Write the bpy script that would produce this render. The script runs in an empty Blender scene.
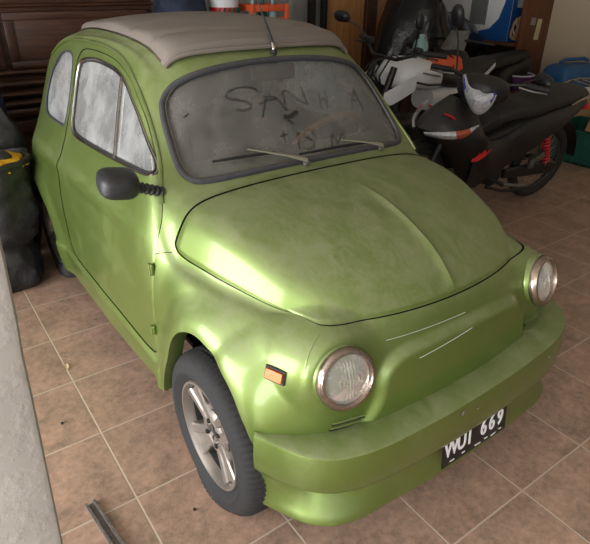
import bpy, bmesh, math, random
import numpy as np
from mathutils import Vector, Matrix, Euler
from mathutils.bvhtree import BVHTree
random.seed(7); np.random.seed(7)
PI = math.pi
S = bpy.context.scene
COL = S.collection

# ------------------------------------------------------------ mesh helpers
def rootloc(p):
    v = Vector((0, 0, 0))
    while p is not None:
        v = v + p.location; p = p.parent
    return v

def mk(name, V, F, mat, parent=None, smooth=True, loc=None, origin=None):
    """link ONE mesh object; V in world coordinates, origin = world point of the object's origin"""
    base = rootloc(parent)
    if origin is None:
        org = base.copy()
        if parent is None:
            A = np.array([tuple(v) for v in V], float)
            org = Vector(((A[:, 0].min() + A[:, 0].max()) / 2, (A[:, 1].min() + A[:, 1].max()) / 2, A[:, 2].min()))
    else:
        org = Vector(origin)
    me = bpy.data.meshes.new(name)
    me.from_pydata([(v[0] - org.x, v[1] - org.y, v[2] - org.z) for v in V], [], [tuple(int(i) for i in f) for f in F])
    me.update()
    if smooth:
        me.shade_smooth()
        try: me.set_sharp_from_angle(angle=math.radians(42))
        except Exception: pass
    o = bpy.data.objects.new(name, me); COL.objects.link(o)
    o.parent = parent
    o.location = org - base
    if mat is not None: me.materials.append(mat)
    return o

def thing(name, label, cat, loc=(0, 0, 0), group=None):
    o = bpy.data.objects.new(name, None); COL.objects.link(o)
    o.empty_display_size = .1
    o.location = loc; o['label'] = label; o['category'] = cat
    if group: o['group'] = group
    return o

def tag(o, label, cat, group=None, kind=None):
    o['label'] = label; o['category'] = cat
    if group: o['group'] = group
    if kind: o['kind'] = kind
    return o

def struct(name, V, F, mat, smooth=False):
    o = mk(name, V, F, mat, None, smooth); o['kind'] = 'structure'; return o

class MB:
    """collects shapes in world coordinates"""
    def __init__(s): s.V = []; s.F = []
    def add(s, V, F):
        n = len(s.V); s.V += [tuple(v) for v in V]; s.F += [tuple(i + n for i in f) for f in F]; return s
    def box(s, c, size, rot=None, bev=0.0, seg=2):
        bm = bmesh.new(); bmesh.ops.create_cube(bm, size=1)
        bmesh.ops.scale(bm, vec=size, verts=bm.verts)
        if bev > 0:
            bmesh.ops.bevel(bm, geom=bm.edges[:], offset=min(bev, min(size) * .49), segments=seg, profile=.5, affect='EDGES')
        M = Matrix.Translation(Vector(c))
        if rot is not None: M = M @ (rot if isinstance(rot, Matrix) else Euler(rot).to_matrix().to_4x4())
        bm.transform(M); bm.verts.index_update()
        s.add([v.co[:] for v in bm.verts], [[v.index for v in f.verts] for f in bm.faces]); bm.free(); return s
    def tube(s, pts, r, n=10, caps=True, closed=False, flat=1.0, up=None):
        P = [Vector(p) for p in pts]; m = len(P)
        R = r if hasattr(r, '__len__') else [r] * m
        T = []
        for i in range(m):
            a = P[(i - 1) % m] if (closed or i > 0) else P[i]; b = P[(i + 1) % m] if (closed or i < m - 1) else P[i]
            T.append((b - a).normalized())
        u = Vector(up) if up is not None else (Vector((0, 0, 1)) if abs(T[0].z) < .9 else Vector((1, 0, 0)))
        V = []; 
        for i in range(m):
            t = T[i]
            if up is not None: u = Vector(up)
            u = (u - t * u.dot(t))
            if u.length < 1e-6: u = t.orthogonal()
            u.normalize(); w = t.cross(u)
            for k in range(n):
                a = 2 * PI * k / n
                V.append(P[i] + (u * math.cos(a) * flat + w * math.sin(a)) * R[i])
        F = []
        for i in range(m if closed else m - 1):
            j = (i + 1) % m
            for k in range(n):
                l = (k + 1) % n
                F.append((i * n + k, i * n + l, j * n + l, j * n + k))
        if caps and not closed:
            F.append(tuple(range(n - 1, -1, -1))); F.append(tuple((m - 1) * n + k for k in range(n)))
        return s.add(V, F)
    def lathe(s, prof, M, n=32, close=False, caps=False):
        """prof: list (radius, height) around local Z of M"""
        V = []; F = []; m = len(prof)
        for r, h in prof:
            for k in range(n):
                a = 2 * PI * k / n; V.append(M @ Vector((r * math.cos(a), r * math.sin(a), h)))
        for i in range(m - 1):
            for k in range(n):
                l = (k + 1) % n; F.append((i * n + k, i * n + l, (i + 1) * n + l, (i + 1) * n + k))
        if close: 
            for k in range(n):
                l = (k + 1) % n; F.append(((m - 1) * n + k, (m - 1) * n + l, l, k))
        elif caps:
            if prof[0][0] > 1e-5: F.append(tuple(range(n - 1, -1, -1)))
            if prof[-1][0] > 1e-5: F.append(tuple((m - 1) * n + k for k in range(n)))
        return s.add(V, F)
    def prism(s, poly, M, h0, h1):
        n = len(poly)
        V = [M @ Vector((p[0], p[1], h0)) for p in poly] + [M @ Vector((p[0], p[1], h1)) for p in poly]
        F = [tuple(range(n - 1, -1, -1)), tuple(range(n, 2 * n))] + [(i, (i + 1) % n, n + (i + 1) % n, n + i) for i in range(n)]
        return s.add(V, F)
    def grid(s, G, closev=False):
        m = len(G); n = len(G[0]); V = [p for r in G for p in r]
        F = [(i * n + j, i * n + (j + 1) % n, (i + 1) * n + (j + 1) % n, (i + 1) * n + j) for i in range(m - 1) for j in range(n if closev else n - 1)]
        return s.add(V, F)
    def build(s, name, mat, parent=None, smooth=True, origin=None):
        return mk(name, s.V, s.F, mat, parent, smooth, origin=origin)

def frame(c, z, x=None):
    z = Vector(z).normalized(); x = Vector(x) if x is not None else (Vector((0, 0, 1)) if abs(z.z) < .9 else Vector((1, 0, 0)))
    x = (x - z * x.dot(z)).normalized(); y = z.cross(x)
    M = Matrix((x, y, z)).transposed().to_4x4(); M.translation = Vector(c); return M

def catmull(P, n=8, closed=False):
    P = [np.array(p, float) for p in P]; m = len(P); out = []
    for i in range(m if closed else m - 1):
        p1, p2 = P[i], P[(i + 1) % m]
        p0 = P[(i - 1) % m] if (closed or i > 0) else 2 * p1 - p2
        p3 = P[(i + 2) % m] if (closed or i < m - 2) else 2 * p2 - p1
        for k in range(n):
            t = k / n
            out.append(.5 * ((2 * p1) + (-p0 + p2) * t + (2 * p0 - 5 * p1 + 4 * p2 - p3) * t * t + (-p0 + 3 * p1 - 3 * p2 + p3) * t ** 3))
    if not closed: out.append(P[-1])
    return np.array(out)

# ------------------------------------------------------------ materials
def newmat(name):
    m = bpy.data.materials.new(name); m.use_nodes = True
    nt = m.node_tree; b = nt.nodes['Principled BSDF']; return m, nt, b

def lin(c):
    return tuple(((x / 255) / 12.92 if x / 255 <= .04045 else ((x / 255 + .055) / 1.055) ** 2.4) for x in c) + (1,)

def mat(name, rgb, rough=.5, metal=0., var=.12, scale=20., bump=0., coat=0., spec=.5, emit=None, dust=0.):
    """simple procedural surface: colour broken by noise, optional bump and a film of dust on upward faces"""
    m, nt, b = newmat(name); N = nt.nodes; L = nt.links
    tc = N.new('ShaderNodeTexCoord'); no = N.new('ShaderNodeTexNoise'); no.inputs['Scale'].default_value = scale; no.inputs['Detail'].default_value = 5
    L.new(tc.outputs['Object'], no.inputs['Vector'])
    c = lin(rgb); mx = N.new('ShaderNodeMix'); mx.data_type = 'RGBA'
    mx.inputs['A'].default_value = tuple(x * (1 - var) for x in c[:3]) + (1,); mx.inputs['B'].default_value = tuple(min(1, x * (1 + var)) for x in c[:3]) + (1,)
    L.new(no.outputs['Fac'], mx.inputs['Factor']); out = mx.outputs['Result']
    if dust > 0:
        g = N.new('ShaderNodeNewGeometry'); sp = N.new('ShaderNodeSeparateXYZ'); L.new(g.outputs['Normal'], sp.inputs[0])
        mr = N.new('ShaderNodeMapRange'); mr.inputs[1].default_value = .1; mr.inputs[2].default_value = 1; mr.inputs[3].default_value = 0; mr.inputs[4].default_value = dust
        L.new(sp.outputs['Z'], mr.inputs[0])
        m2 = N.new('ShaderNodeMath'); m2.operation = 'MULTIPLY'; L.new(mr.outputs[0], m2.inputs[0]); L.new(no.outputs['Fac'], m2.inputs[1])
        mx2 = N.new('ShaderNodeMix'); mx2.data_type = 'RGBA'; L.new(m2.outputs[0], mx2.inputs['Factor']); L.new(out, mx2.inputs['A']); mx2.inputs['B'].default_value = lin((150, 140, 125))
        out = mx2.outputs['Result']
    L.new(out, b.inputs['Base Color'])
    b.inputs['Roughness'].default_value = rough; b.inputs['Metallic'].default_value = metal
    b.inputs['Coat Weight'].default_value = coat; b.inputs['Specular IOR Level'].default_value = spec
    if bump > 0:
        bp = N.new('ShaderNodeBump'); bp.inputs['Strength'].default_value = bump; bp.inputs['Distance'].default_value = .01
        L.new(no.outputs['Fac'], bp.inputs['Height']); L.new(bp.outputs[0], b.inputs['Normal'])
    if emit: b.inputs['Emission Color'].default_value = lin(emit[0]); b.inputs['Emission Strength'].default_value = emit[1]
    return m

def paint_mat():
    m, nt, b = newmat('green_metallic_paint'); N = nt.nodes; L = nt.links
    tc = N.new('ShaderNodeTexCoord'); g = N.new('ShaderNodeNewGeometry')
    def noise(sc, det=6, rough=.6, dist=0., vec=None):
        n = N.new('ShaderNodeTexNoise'); n.inputs['Scale'].default_value = sc; n.inputs['Detail'].default_value = det
        n.inputs['Roughness'].default_value = rough; n.inputs['Distortion'].default_value = dist
        L.new(vec or tc.outputs['Object'], n.inputs['Vector']); return n.outputs['Fac']
    def ramp(f, a, bb, lo=0., hi=1.):
        r = N.new('ShaderNodeMapRange'); r.inputs[1].default_value = a; r.inputs[2].default_value = bb; r.inputs[3].default_value = lo; r.inputs[4].default_value = hi
        r.interpolation_type = 'SMOOTHSTEP'; L.new(f, r.inputs[0]); return r.outputs[0]
    def math_(op, a, c):
        n = N.new('ShaderNodeMath'); n.operation = op
        for i, x in enumerate((a, c)):
            if isinstance(x, (int, float)): n.inputs[i].default_value = x
            else: L.new(x, n.inputs[i])
        return n.outputs[0]
    def mix(f, a, c):
        n = N.new('ShaderNodeMix'); n.data_type = 'RGBA'
        for k, x in (('Factor', f), ('A', a), ('B', c)):
            if isinstance(x, (int, float, tuple)): n.inputs[k].default_value = x
            else: L.new(x, n.inputs[k])
        return n.outputs['Result']
    base = mix(noise(3., 3), PAINT_A, PAINT_B)
    # settled dust: thick on level panels, blotched and wiped in short strokes
    sp = N.new('ShaderNodeSeparateXYZ'); L.new(g.outputs['Normal'], sp.inputs[0])
    up = ramp(sp.outputs['Z'], .15, .95)
    mp = N.new('ShaderNodeMapping'); mp.inputs['Scale'].default_value = (1.0, .45, 1.); mp.inputs['Rotation'].default_value = (0, 0, .5); L.new(tc.outputs['Object'], mp.inputs[0])
    blotch = ramp(noise(15., 9, .75, .7, mp.outputs[0]), .36, .64, .42, 1.)
    fine = ramp(noise(60., 4), .3, .7, .75, 1.)
    side = ramp(noise(4., 6, .7, .8), .42, .75, 0., .38)
    d = math_('MULTIPLY', math_('MULTIPLY', up, blotch), fine)
    d = math_('MAXIMUM', math_('MULTIPLY', d, DUST_UP), math_('MULTIPLY', side, .5))
    L.new(mix(d, base, DUSTC), b.inputs['Base Color'])
    b.inputs['Metallic'].default_value = .55
    mm = math_('SUBTRACT', .68, math_('MULTIPLY', d, .45)); L.new(mm, b.inputs['Metallic'])
    rr = math_('ADD', .38, math_('MULTIPLY', d, .45)); L.new(rr, b.inputs['Roughness'])
    b.inputs['Coat Weight'].default_value = .5; b.inputs['Coat Roughness'].default_value = .12
    cw = math_('SUBTRACT', .5, math_('MULTIPLY', d, .7)); L.new(cw, b.inputs['Coat Weight'])
    return m
PAINT_A = (.158, .226, .048, 1); PAINT_B = (.186, .258, .058, 1); DUSTC = (.31, .315, .20, 1); DUST_UP = .62

def glass_mat(name, dirt_glint=(.35, .34, .31), amount=.35, tint=(.75, .8, .78), attr=False, sc=9., lo=.75):
    m, nt, b = newmat(name); N = nt.nodes; L = nt.links
    nt.nodes.remove(b); out = N['Material Output']
    tc = N.new('ShaderNodeTexCoord')
    tr = N.new('ShaderNodeBsdfTransparent'); tr.inputs[0].default_value = tint + (1,)
    gl = N.new('ShaderNodeBsdfGlossy'); gl.inputs['Roughness'].default_value = .06
    lw = N.new('ShaderNodeFresnel'); lw.inputs['IOR'].default_value = 1.5
    m1 = N.new('ShaderNodeMixShader'); L.new(lw.outputs[0], m1.inputs[0]); L.new(tr.outputs[0], m1.inputs[1]); L.new(gl.outputs[0], m1.inputs[2])
    df = N.new('ShaderNodeBsdfDiffuse'); df.inputs[0].default_value = dirt_glint + (1,)
    no = N.new('ShaderNodeTexNoise'); no.inputs['Scale'].default_value = sc; no.inputs['Detail'].default_value = 6; no.inputs['Roughness'].default_value = .65; L.new(tc.outputs['Object'], no.inputs['Vector'])
    mr = N.new('ShaderNodeMapRange'); mr.inputs[1].default_value = .38; mr.inputs[2].default_value = .62; mr.inputs[3].default_value = amount * lo; mr.inputs[4].default_value = min(1, amount * 1.25); L.new(no.outputs['Fac'], mr.inputs[0])
    f = mr.outputs[0]
    if attr:
        at = N.new('ShaderNodeAttribute'); at.attribute_name = 'dust'
        mu = N.new('ShaderNodeMath'); mu.operation = 'MULTIPLY'; L.new(f, mu.inputs[0]); L.new(at.outputs['Fac'], mu.inputs[1]); f = mu.outputs[0]
    m2 = N.new('ShaderNodeMixShader'); L.new(f, m2.inputs[0]); L.new(m1.outputs[0], m2.inputs[1]); L.new(df.outputs[0], m2.inputs[2])
    L.new(m2.outputs[0], out.inputs[0]); return m

M = {}
M['paint'] = paint_mat()
M['liner'] = mat('dark_inner_steel', (30, 30, 26), .8)
M['rubber'] = mat('grey_rubber_seal', (48, 50, 56), .6, dust=.25, scale=40, bump=.2)
M['black_rubber'] = mat('black_rubber', (34, 33, 33), .7, scale=60, bump=.1)
M['tyre'] = mat('worn_tyre_rubber', (36, 35, 35), .8, scale=30, var=.2, bump=.15)
M['alloy'] = mat('dusty_cast_alloy', (150, 142, 134), .42, metal=.75, scale=14, var=.2)
M['chrome'] = mat('aged_chrome', (175, 168, 160), .2, metal=1., scale=30, var=.25)
M['rust_chrome'] = mat('pitted_chrome_ring', (168, 152, 140), .24, metal=.95, scale=70, var=.3, bump=.1)
M['steel'] = mat('dull_steel', (120, 118, 112), .4, metal=.8)
M['canvas'] = mat('beige_vinyl_canvas', (116, 107, 99), .75, scale=7, var=.16, bump=.12)
M['black'] = mat('black_plastic', (22, 22, 24), .42, scale=30, dust=.12)
M['mirror_black'] = mat('faded_black_plastic', (38, 38, 40), .5, scale=40, bump=.1)
M['amber'] = mat('amber_lens', (226, 110, 25), .25, spec=.6)
M['white_paint'] = mat('white_letter_enamel', (225, 225, 222), .5, scale=90, var=.15)
M['plate'] = mat('black_plate_enamel', (20, 20, 22), .4, scale=50)
M['wood_rim'] = mat('brown_wood_rim', (168, 112, 78), .35)
M['seat'] = mat('dark_grey_vinyl', (40, 41, 44), .6, scale=15, bump=.1)
M['glass_front'] = glass_mat('dusty_windscreen_glass', dirt_glint=(.26, .25, .225), amount=.43, attr=True)
M['glass_side'] = glass_mat('side_glass_dust_reflection', dirt_glint=(.44, .45, .44), amount=.44, sc=5., lo=.6)  # dust film; its mottle also imitates bright and dark reflections
M['lens'] = glass_mat('headlight_glass', dirt_glint=(.8, .77, .72), amount=.30, tint=(.93, .9, .86))  # whitish film colour stands in for white glints in the lens
M['reflector'] = mat('silvered_reflector', (225, 220, 214), .35, metal=.45, scale=8, var=.1)
M['clear_lamp'] = mat('clear_lamp_plastic', (205, 208, 214), .12, metal=.35, scale=70, var=.45, bump=.9, coat=1)
# ------------------------------------------------------------ car body net (x >= 0 half, metres, front axle at y = 0)
NET = [
 [(0,-.372,.30),(.16,-.367,.30),(.29,-.352,.30),(.38,-.33,.30),(.45,-.30,.30),(.50,-.27,.30),(.54,-.24,.29),(.57,-.21,.28),(.59,-.18,.26),(.60,-.16,.24),(.605,-.14,.21),(.60,-.12,.18)],
 [(0,-.398,.45),(.16,-.392,.45),(.29,-.378,.45),(.38,-.366,.45),(.455,-.352,.45),(.515,-.322,.45),(.560,-.283,.44),(.592,-.237,.42),(.607,-.19,.38),(.615,-.14,.33),(.62,-.11,.26),(.61,-.09,.18)],
 [(0,-.388,.58),(.16,-.382,.585),(.29,-.366,.59),(.38,-.347,.595),(.452,-.320,.60),(.510,-.283,.60),(.556,-.238,.59),(.588,-.190,.56),(.61,-.14,.50),(.62,-.10,.42),(.625,-.07,.30),(.615,-.05,.18)],
 [(0,-.362,.665),(.16,-.355,.668),(.29,-.333,.674),(.37,-.305,.675),(.44,-.265,.672),(.492,-.22,.68),(.54,-.175,.67),(.583,-.125,.62),(.61,-.085,.54),(.624,-.055,.44),(.63,-.03,.32),(.62,-.01,.18)],
 [(0,-.340,.712),(.16,-.330,.714),(.28,-.305,.715),(.35,-.275,.716),(.405,-.238,.716),(.45,-.185,.71),(.505,-.135,.70),(.56,-.085,.66),(.60,-.05,.57),(.625,-.025,.45),(.63,.0,.32),(.62,.02,.18)],
 [(0,-.295,.757),(.16,-.285,.757),(.29,-.255,.757),(.355,-.23,.754),(.410,-.195,.745),(.462,-.145,.712),(.515,-.095,.70),(.57,-.05,.66),(.605,-.02,.57),(.63,.0,.45),(.635,.03,.32),(.625,.05,.18)],
 [(0,-.236,.809),(.16,-.225,.808),(.29,-.20,.802),(.37,-.17,.794),(.437,-.13,.780),(.487,-.09,.715),(.535,-.04,.70),(.585,.0,.655),(.615,.03,.56),(.635,.06,.45),(.64,.08,.32),(.63,.1,.18)],
 [(0,-.12,.862),(.16,-.11,.859),(.29,-.09,.848),(.39,-.06,.833),(.468,-.03,.808),(.516,.01,.72),(.56,.05,.70),(.60,.08,.65),(.622,.1,.56),(.638,.12,.45),(.642,.13,.32),(.632,.14,.18)],
 [(0,0,.895),(.16,.0,.891),(.30,.02,.879),(.41,.04,.861),(.492,.06,.830),(.538,.09,.724),(.58,.12,.703),(.612,.15,.65),(.63,.17,.56),(.64,.18,.45),(.645,.19,.32),(.635,.20,.18)],
 [(0,.12,.914),(.16,.12,.911),(.31,.135,.899),(.43,.15,.880),(.512,.165,.846),(.556,.18,.73),(.592,.20,.708),(.62,.22,.65),(.634,.24,.56),(.643,.25,.45),(.648,.26,.32),(.638,.26,.18)],
 [(0,.245,.926),(.16,.25,.923),(.32,.262,.912),(.44,.275,.890),(.532,.29,.855),(.574,.30,.745),(.598,.30,.72),(.622,.30,.65),(.637,.305,.56),(.645,.31,.45),(.65,.32,.32),(.64,.32,.18)],
 [(0,.325,.930),(.16,.327,.929),(.32,.337,.922),(.43,.355,.915),(.515,.385,.905),(.568,.405,.885),(.594,.405,.835),(.624,.40,.74),(.64,.40,.6),(.648,.40,.45),(.652,.40,.32),(.64,.40,.18)],
 [(0,.425,1.04),(.16,.428,1.04),(.31,.443,1.04),(.41,.465,1.035),(.480,.50,1.03),(.530,.56,1.03),(.575,.55,.905),(.625,.52,.77),(.645,.5,.6),(.65,.5,.45),(.654,.5,.32),(.642,.5,.18)],
 [(0,.530,1.17),(.16,.532,1.17),(.30,.545,1.165),(.385,.565,1.155),(.447,.61,1.145),(.499,.68,1.14),(.574,.70,.900),(.629,.66,.77),(.648,.64,.6),(.653,.63,.45),(.656,.62,.32),(.643,.62,.18)],
 [(0,.603,1.255),(.15,.605,1.253),(.27,.615,1.245),(.355,.637,1.232),(.42,.69,1.215),(.472,.79,1.212),(.577,.85,.897),(.632,.80,.77),(.652,.78,.6),(.655,.76,.45),(.658,.76,.32),(.644,.75,.18)],
 [(0,.72,1.302),(.15,.72,1.300),(.27,.73,1.292),(.357,.745,1.282),(.422,.83,1.258),(.468,.92,1.228),(.578,.98,.895),(.634,.93,.77),(.653,.9,.6),(.656,.89,.45),(.66,.89,.32),(.645,.9,.18)],
 [(0,.95,1.325),(.15,.95,1.323),(.27,.96,1.315),(.36,.98,1.302),(.425,1.03,1.275),(.466,1.08,1.235),(.579,1.13,.893),(.636,1.1,.768),(.655,1.08,.6),(.657,1.07,.45),(.66,1.07,.32),(.645,1.07,.18)],
 [(0,1.25,1.324),(.15,1.25,1.322),(.27,1.25,1.313),(.36,1.25,1.299),(.43,1.27,1.272),(.472,1.30,1.230),(.580,1.33,.893),(.638,1.3,.765),(.657,1.28,.6),(.658,1.27,.45),(.66,1.27,.32),(.645,1.27,.18)],
 [(0,1.52,1.308),(.15,1.52,1.306),(.27,1.52,1.298),(.36,1.52,1.284),(.435,1.52,1.258),(.480,1.52,1.208),(.582,1.52,.890),(.641,1.5,.760),(.662,1.48,.6),(.66,1.47,.45),(.66,1.47,.32),(.645,1.47,.18)],
 [(0,1.74,1.270),(.15,1.74,1.268),(.27,1.74,1.260),(.365,1.735,1.250),(.446,1.715,1.222),(.493,1.69,1.165),(.583,1.70,.885),(.643,1.68,.752),(.662,1.66,.6),(.66,1.65,.45),(.66,1.65,.32),(.645,1.65,.18)],
 [(0,1.92,1.195),(.15,1.92,1.193),(.27,1.915,1.186),(.375,1.905,1.175),(.460,1.88,1.145),(.510,1.84,1.08),(.578,1.86,.865),(.638,1.86,.735),(.658,1.84,.6),(.66,1.83,.45),(.66,1.83,.32),(.645,1.83,.18)],
 [(0,2.08,1.05),(.15,2.078,1.048),(.27,2.07,1.04),(.37,2.05,1.025),(.453,2.02,.995),(.512,1.98,.94),(.565,1.99,.82),(.618,2.0,.70),(.643,2.0,.58),(.65,2.,.45),(.65,2.,.32),(.63,2.,.2)],
 [(0,2.23,.82),(.15,2.228,.82),(.27,2.215,.815),(.37,2.195,.805),(.45,2.165,.78),(.51,2.14,.74),(.56,2.13,.67),(.59,2.13,.58),(.61,2.13,.50),(.615,2.13,.42),(.61,2.12,.32),(.60,2.12,.22)],
 [(0,2.34,.54),(.15,2.338,.54),(.27,2.325,.54),(.37,2.30,.535),(.45,2.27,.52),(.50,2.24,.50),(.535,2.22,.46),(.56,2.20,.42),(.575,2.19,.38),(.58,2.19,.33),(.575,2.18,.28),(.57,2.18,.22)],
 [(0,2.33,.30),(.15,2.328,.30),(.27,2.315,.30),(.37,2.29,.29),(.44,2.26,.28),(.48,2.24,.27),(.51,2.22,.26),(.53,2.21,.25),(.545,2.20,.24),(.55,2.20,.23),(.55,2.19,.22),(.545,2.19,.21)],
]
NET = np.array(NET, float)
def bw(t): return np.array([(1 - t) ** 3, 3 * t ** 3 - 6 * t ** 2 + 4, -3 * t ** 3 + 3 * t ** 2 + 3 * t + 1, t ** 3]) / 6
def pad(C):
    C = np.concatenate([2 * C[:1] - C[1:2], C, 2 * C[-1:] - C[-2:-1]], 0)
    L_ = C[:, 1:2].copy(); L_[..., 0] *= -1
    return np.concatenate([L_, C, 2 * C[:, -1:] - C[:, -2:-1]], 1)
def smoothnet(C):   # value of the B-spline at the knots
    Pd = pad(C); A = (Pd[:-2] + 4 * Pd[1:-1] + Pd[2:]) / 6
    return (A[:, :-2] + 4 * A[:, 1:-1] + A[:, 2:]) / 6
CT = NET.copy()
for _ in range(2): CT = CT + .7 * (NET - smoothnet(CT))
CT[:, 0, 0] = 0
NV_, NU_ = CT.shape[:2]
SU, SV = 13, 14
def evalnet(C, su, sv):
    Pd = pad(C); nv, nu = C.shape[:2]
    vs = np.linspace(0, nv - 1, (nv - 1) * sv + 1); us = np.linspace(0, nu - 1, (nu - 1) * su + 1)
    def mat_(ts, n):
        W = np.zeros((len(ts), n + 2))
        for r, t in enumerate(ts):
            i = min(int(t), n - 2); W[r, i:i + 4] += bw(t - i)
        return W
    return np.einsum('ai,bj,ijk->abk', mat_(vs, nv), mat_(us, nu), Pd), vs, us
G, vs, us = evalnet(CT, SU, SV)
UU, VV = np.meshgrid(us, vs)

def sdf(poly, a, b):
    """signed distance, positive inside"""
    P = np.array(poly, float); Q = np.roll(P, -1, 0)
    d2 = np.full(a.shape, 1e9); ins = np.zeros(a.shape, bool)
    for (x0, y0), (x1, y1) in zip(P, Q):
        dx, dy = x1 - x0, y1 - y0; t = np.clip(((a - x0) * dx + (b - y0) * dy) / (dx * dx + dy * dy + 1e-12), 0, 1)
        d2 = np.minimum(d2, (a - x0 - t * dx) ** 2 + (b - y0 - t * dy) ** 2)
        if y0 != y1:
            c_ = ((y0 > b) != (y1 > b)) & (a < x0 + (b - y0) * dx / dy); ins ^= c_
    d = np.sqrt(d2); return np.where(ins, d, -d)
def sm(x): x = np.clip(x, 0, 1); return x * x * (3 - 2 * x)

FARCH = catmull([(.305,.08),(.268,.22),(.228,.35),(.192,.44),(.165,.515),(.12,.570),(.045,.598),(-.035,.585),(-.105,.56),(-.155,.525),(-.195,.47),(-.222,.42),(-.245,.33),(-.255,.08)], 6)
RARCH = catmull([(2.20, .10), (2.19, .25), (2.15, .38), (2.08, .48), (1.97, .545), (1.86, .56), (1.74, .545), (1.63, .48), (1.55, .38), (1.51, .25), (1.50, .10)], 6)

def normals(G):
    du = np.gradient(G, axis=1); dv = np.gradient(G, axis=0)
    n = np.cross(du, dv); n /= np.linalg.norm(n, axis=2, keepdims=True) + 1e-9
    return n
Nn = normals(G)
if Nn[NV_ * SV // 2, 2, 2] < 0: Nn = -Nn
G0 = G.copy()
X, Y, Z = G[..., 0], G[..., 1], G[..., 2]
# wheel arch flares
mask = sm((X - .45) / .08)
for A_, amp in ((FARCH, .030), (RARCH, .020)):
    s = -sdf(A_, Y, Z)
    w = amp * sm(1 - s / .115) * mask
    G[..., 0] += w
    G[..., 2] += .25 * w * (Z > .45)
# sill step
G[..., 0] += .012 * sm((.335 - Z) / .02) * sm((Y - .28) / .03) * sm((1.56 - Y) / .03) * (X > .3)
# shoulder crease along the doors
G[..., 0] += .010 * sm(1 - np.abs(Z - (.765 - .01 * Y)) / .05) * sm((Y - .35) / .3) * sm((2.0 - Y) / .2) * (X > .5)
# raised nose panel
NOSE = catmull([(0, .636), (.08, .637), (.16, .634), (.235, .626), (.285, .60), (.31, .56), (.322, .50), (.36, .44), (.42, .40), (.42, .30), (0, .28)], 4)
NOSE = np.concatenate([NOSE, (NOSE * [-1, 1])[::-1]])
s = sdf(NOSE, X, Z)
w = .020 * sm((s + .012) / .032) * (Y < -.2)
G += Nn * w[..., None]
# hood bead down the centre
w = .0075 * sm(1 - (X - .007) / .009) * sm((.17 - Y) / .25) * sm((Z - .715) / .03) * (Y < .3) * (Z > .7)
G += Nn * w[..., None]
# lamp nacelle
HLc = np.array([.422, -.363, .625]); HLn = np.array([.13, -.95, .24]); HLn /= np.linalg.norm(HLn)
rel = G - HLc; ax = rel @ HLn; rr_ = np.linalg.norm(rel - ax[..., None] * HLn, axis=2)
w = sm(1 - (rr_ - .07) / .085) * (Y < .1) * (Z > .45)
G += HLn * (w * np.clip(-.022 - ax, 0, .12))[..., None]
# gutter rail
GUT = catmull([(.385,.868),(.43,.93),(.492,1.000),(.598,1.10),(.69,1.165),(.80,1.215),(.90,1.242),(1.0,1.254),(1.125,1.260),(1.355,1.256),(1.52,1.240),(1.66,1.205),(1.74,1.165)], 8)

# vertex table: x y z u v
VT = np.concatenate([G.reshape(-1, 3), UU.reshape(-1, 1), VV.reshape(-1, 1), G0.reshape(-1, 3)], 1)
nv, nu = G.shape[:2]
FT = [(i * nu + j, i * nu + j + 1, (i + 1) * nu + j + 1, (i + 1) * nu + j) for i in range(nv - 1) for j in range(nu - 1)]

def clip(VT, FT, val):
    """keep the part where val >= 0, cutting faces cleanly"""
    VL = [VT]; extra = []; cache = {}; base = len(VT); out = []
    pos = val >= 0
    for f in FT:
        p = [pos[i] for i in f]
        if all(p): out.append(f); continue
        if not any(p): continue
        g = []
        for k in range(len(f)):
            a, b_ = f[k], f[(k + 1) % len(f)]
            if pos[a]: g.append(a)
            if pos[a] != pos[b_]:
                key = (a, b_) if a < b_ else (b_, a)
                if key not in cache:
                    t = val[key[0]] / (val[key[0]] - val[key[1]]); t = min(max(t, .001), .999)
                    extra.append(VT[key[0]] * (1 - t) + VT[key[1]] * t); cache[key] = base + len(extra) - 1
                g.append(cache[key])
        if len(g) >= 3: out.append(tuple(g))
    A = np.concatenate([VT, np.array(extra)], 0) if extra else VT
    used = sorted({i for f in out for i in f}); mp = {o: n for n, o in enumerate(used)}
    return A[used], [tuple(mp[i] for i in f) for f in out]

def mirror(V, F):
    V = np.asarray(V)[:, :3]; n = len(V)
    cen = np.abs(V[:, 0]) < 1e-5
    idx = np.empty(n, int); k = n
    for i in range(n):
        if cen[i]: idx[i] = i
        else: idx[i] = k; k += 1
    W = V[~cen] * [-1, 1, 1]
    return np.concatenate([V, W], 0), list(F) + [tuple(int(idx[i]) for i in reversed(f)) for f in F]

# outlines
WS = catmull([(0,-.004),(.15,-.003),(.30,-.001),(.40,.004),(.455,.018),(.480,.055),(.484,.11),(.477,.19),(.466,.27),(.448,.325),(.40,.366),(.30,.386),(.15,.398),(0,.402),(-.15,.398),(-.30,.386),(-.40,.366),(-.448,.325),(-.466,.27),(-.477,.19),(-.484,.11),(-.480,.055),(-.455,.018),(-.40,.004),(-.30,-.001),(-.15,-.003)], 5, True)
wsd = np.array([0, .636, .772]); ws0 = np.array([0, .33, .93])
def wsfield(V): 
    v = (V[:, :3] - ws0) @ wsd; s = sdf(WS, V[:, 0], v)
    return np.where((V[:, 1] < .80) & (V[:, 1] > .25) & (V[:, 2] > .88), s, -1.)
DGL = catmull([(.470,.938),(.62,.926),(.80,.914),(1.0,.905),(1.19,.900),(1.265,.912),(1.30,.95),(1.312,1.03),(1.318,1.12),(1.305,1.175),(1.25,1.197),(1.14,1.208),(1.0,1.206),(.89,1.196),(.80,1.172),(.72,1.135),(.63,1.088),(.54,1.025),(.465,.965)], 5, True)
QGL = catmull([(1.387,.935),(1.405,.912),(1.46,.906),(1.544,.905),(1.65,.907),(1.715,.922),(1.747,.965),(1.742,1.02),(1.70,1.10),(1.607,1.176),(1.54,1.196),(1.467,1.200),(1.415,1.184),(1.392,1.12),(1.382,1.03)], 5, True)
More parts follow.
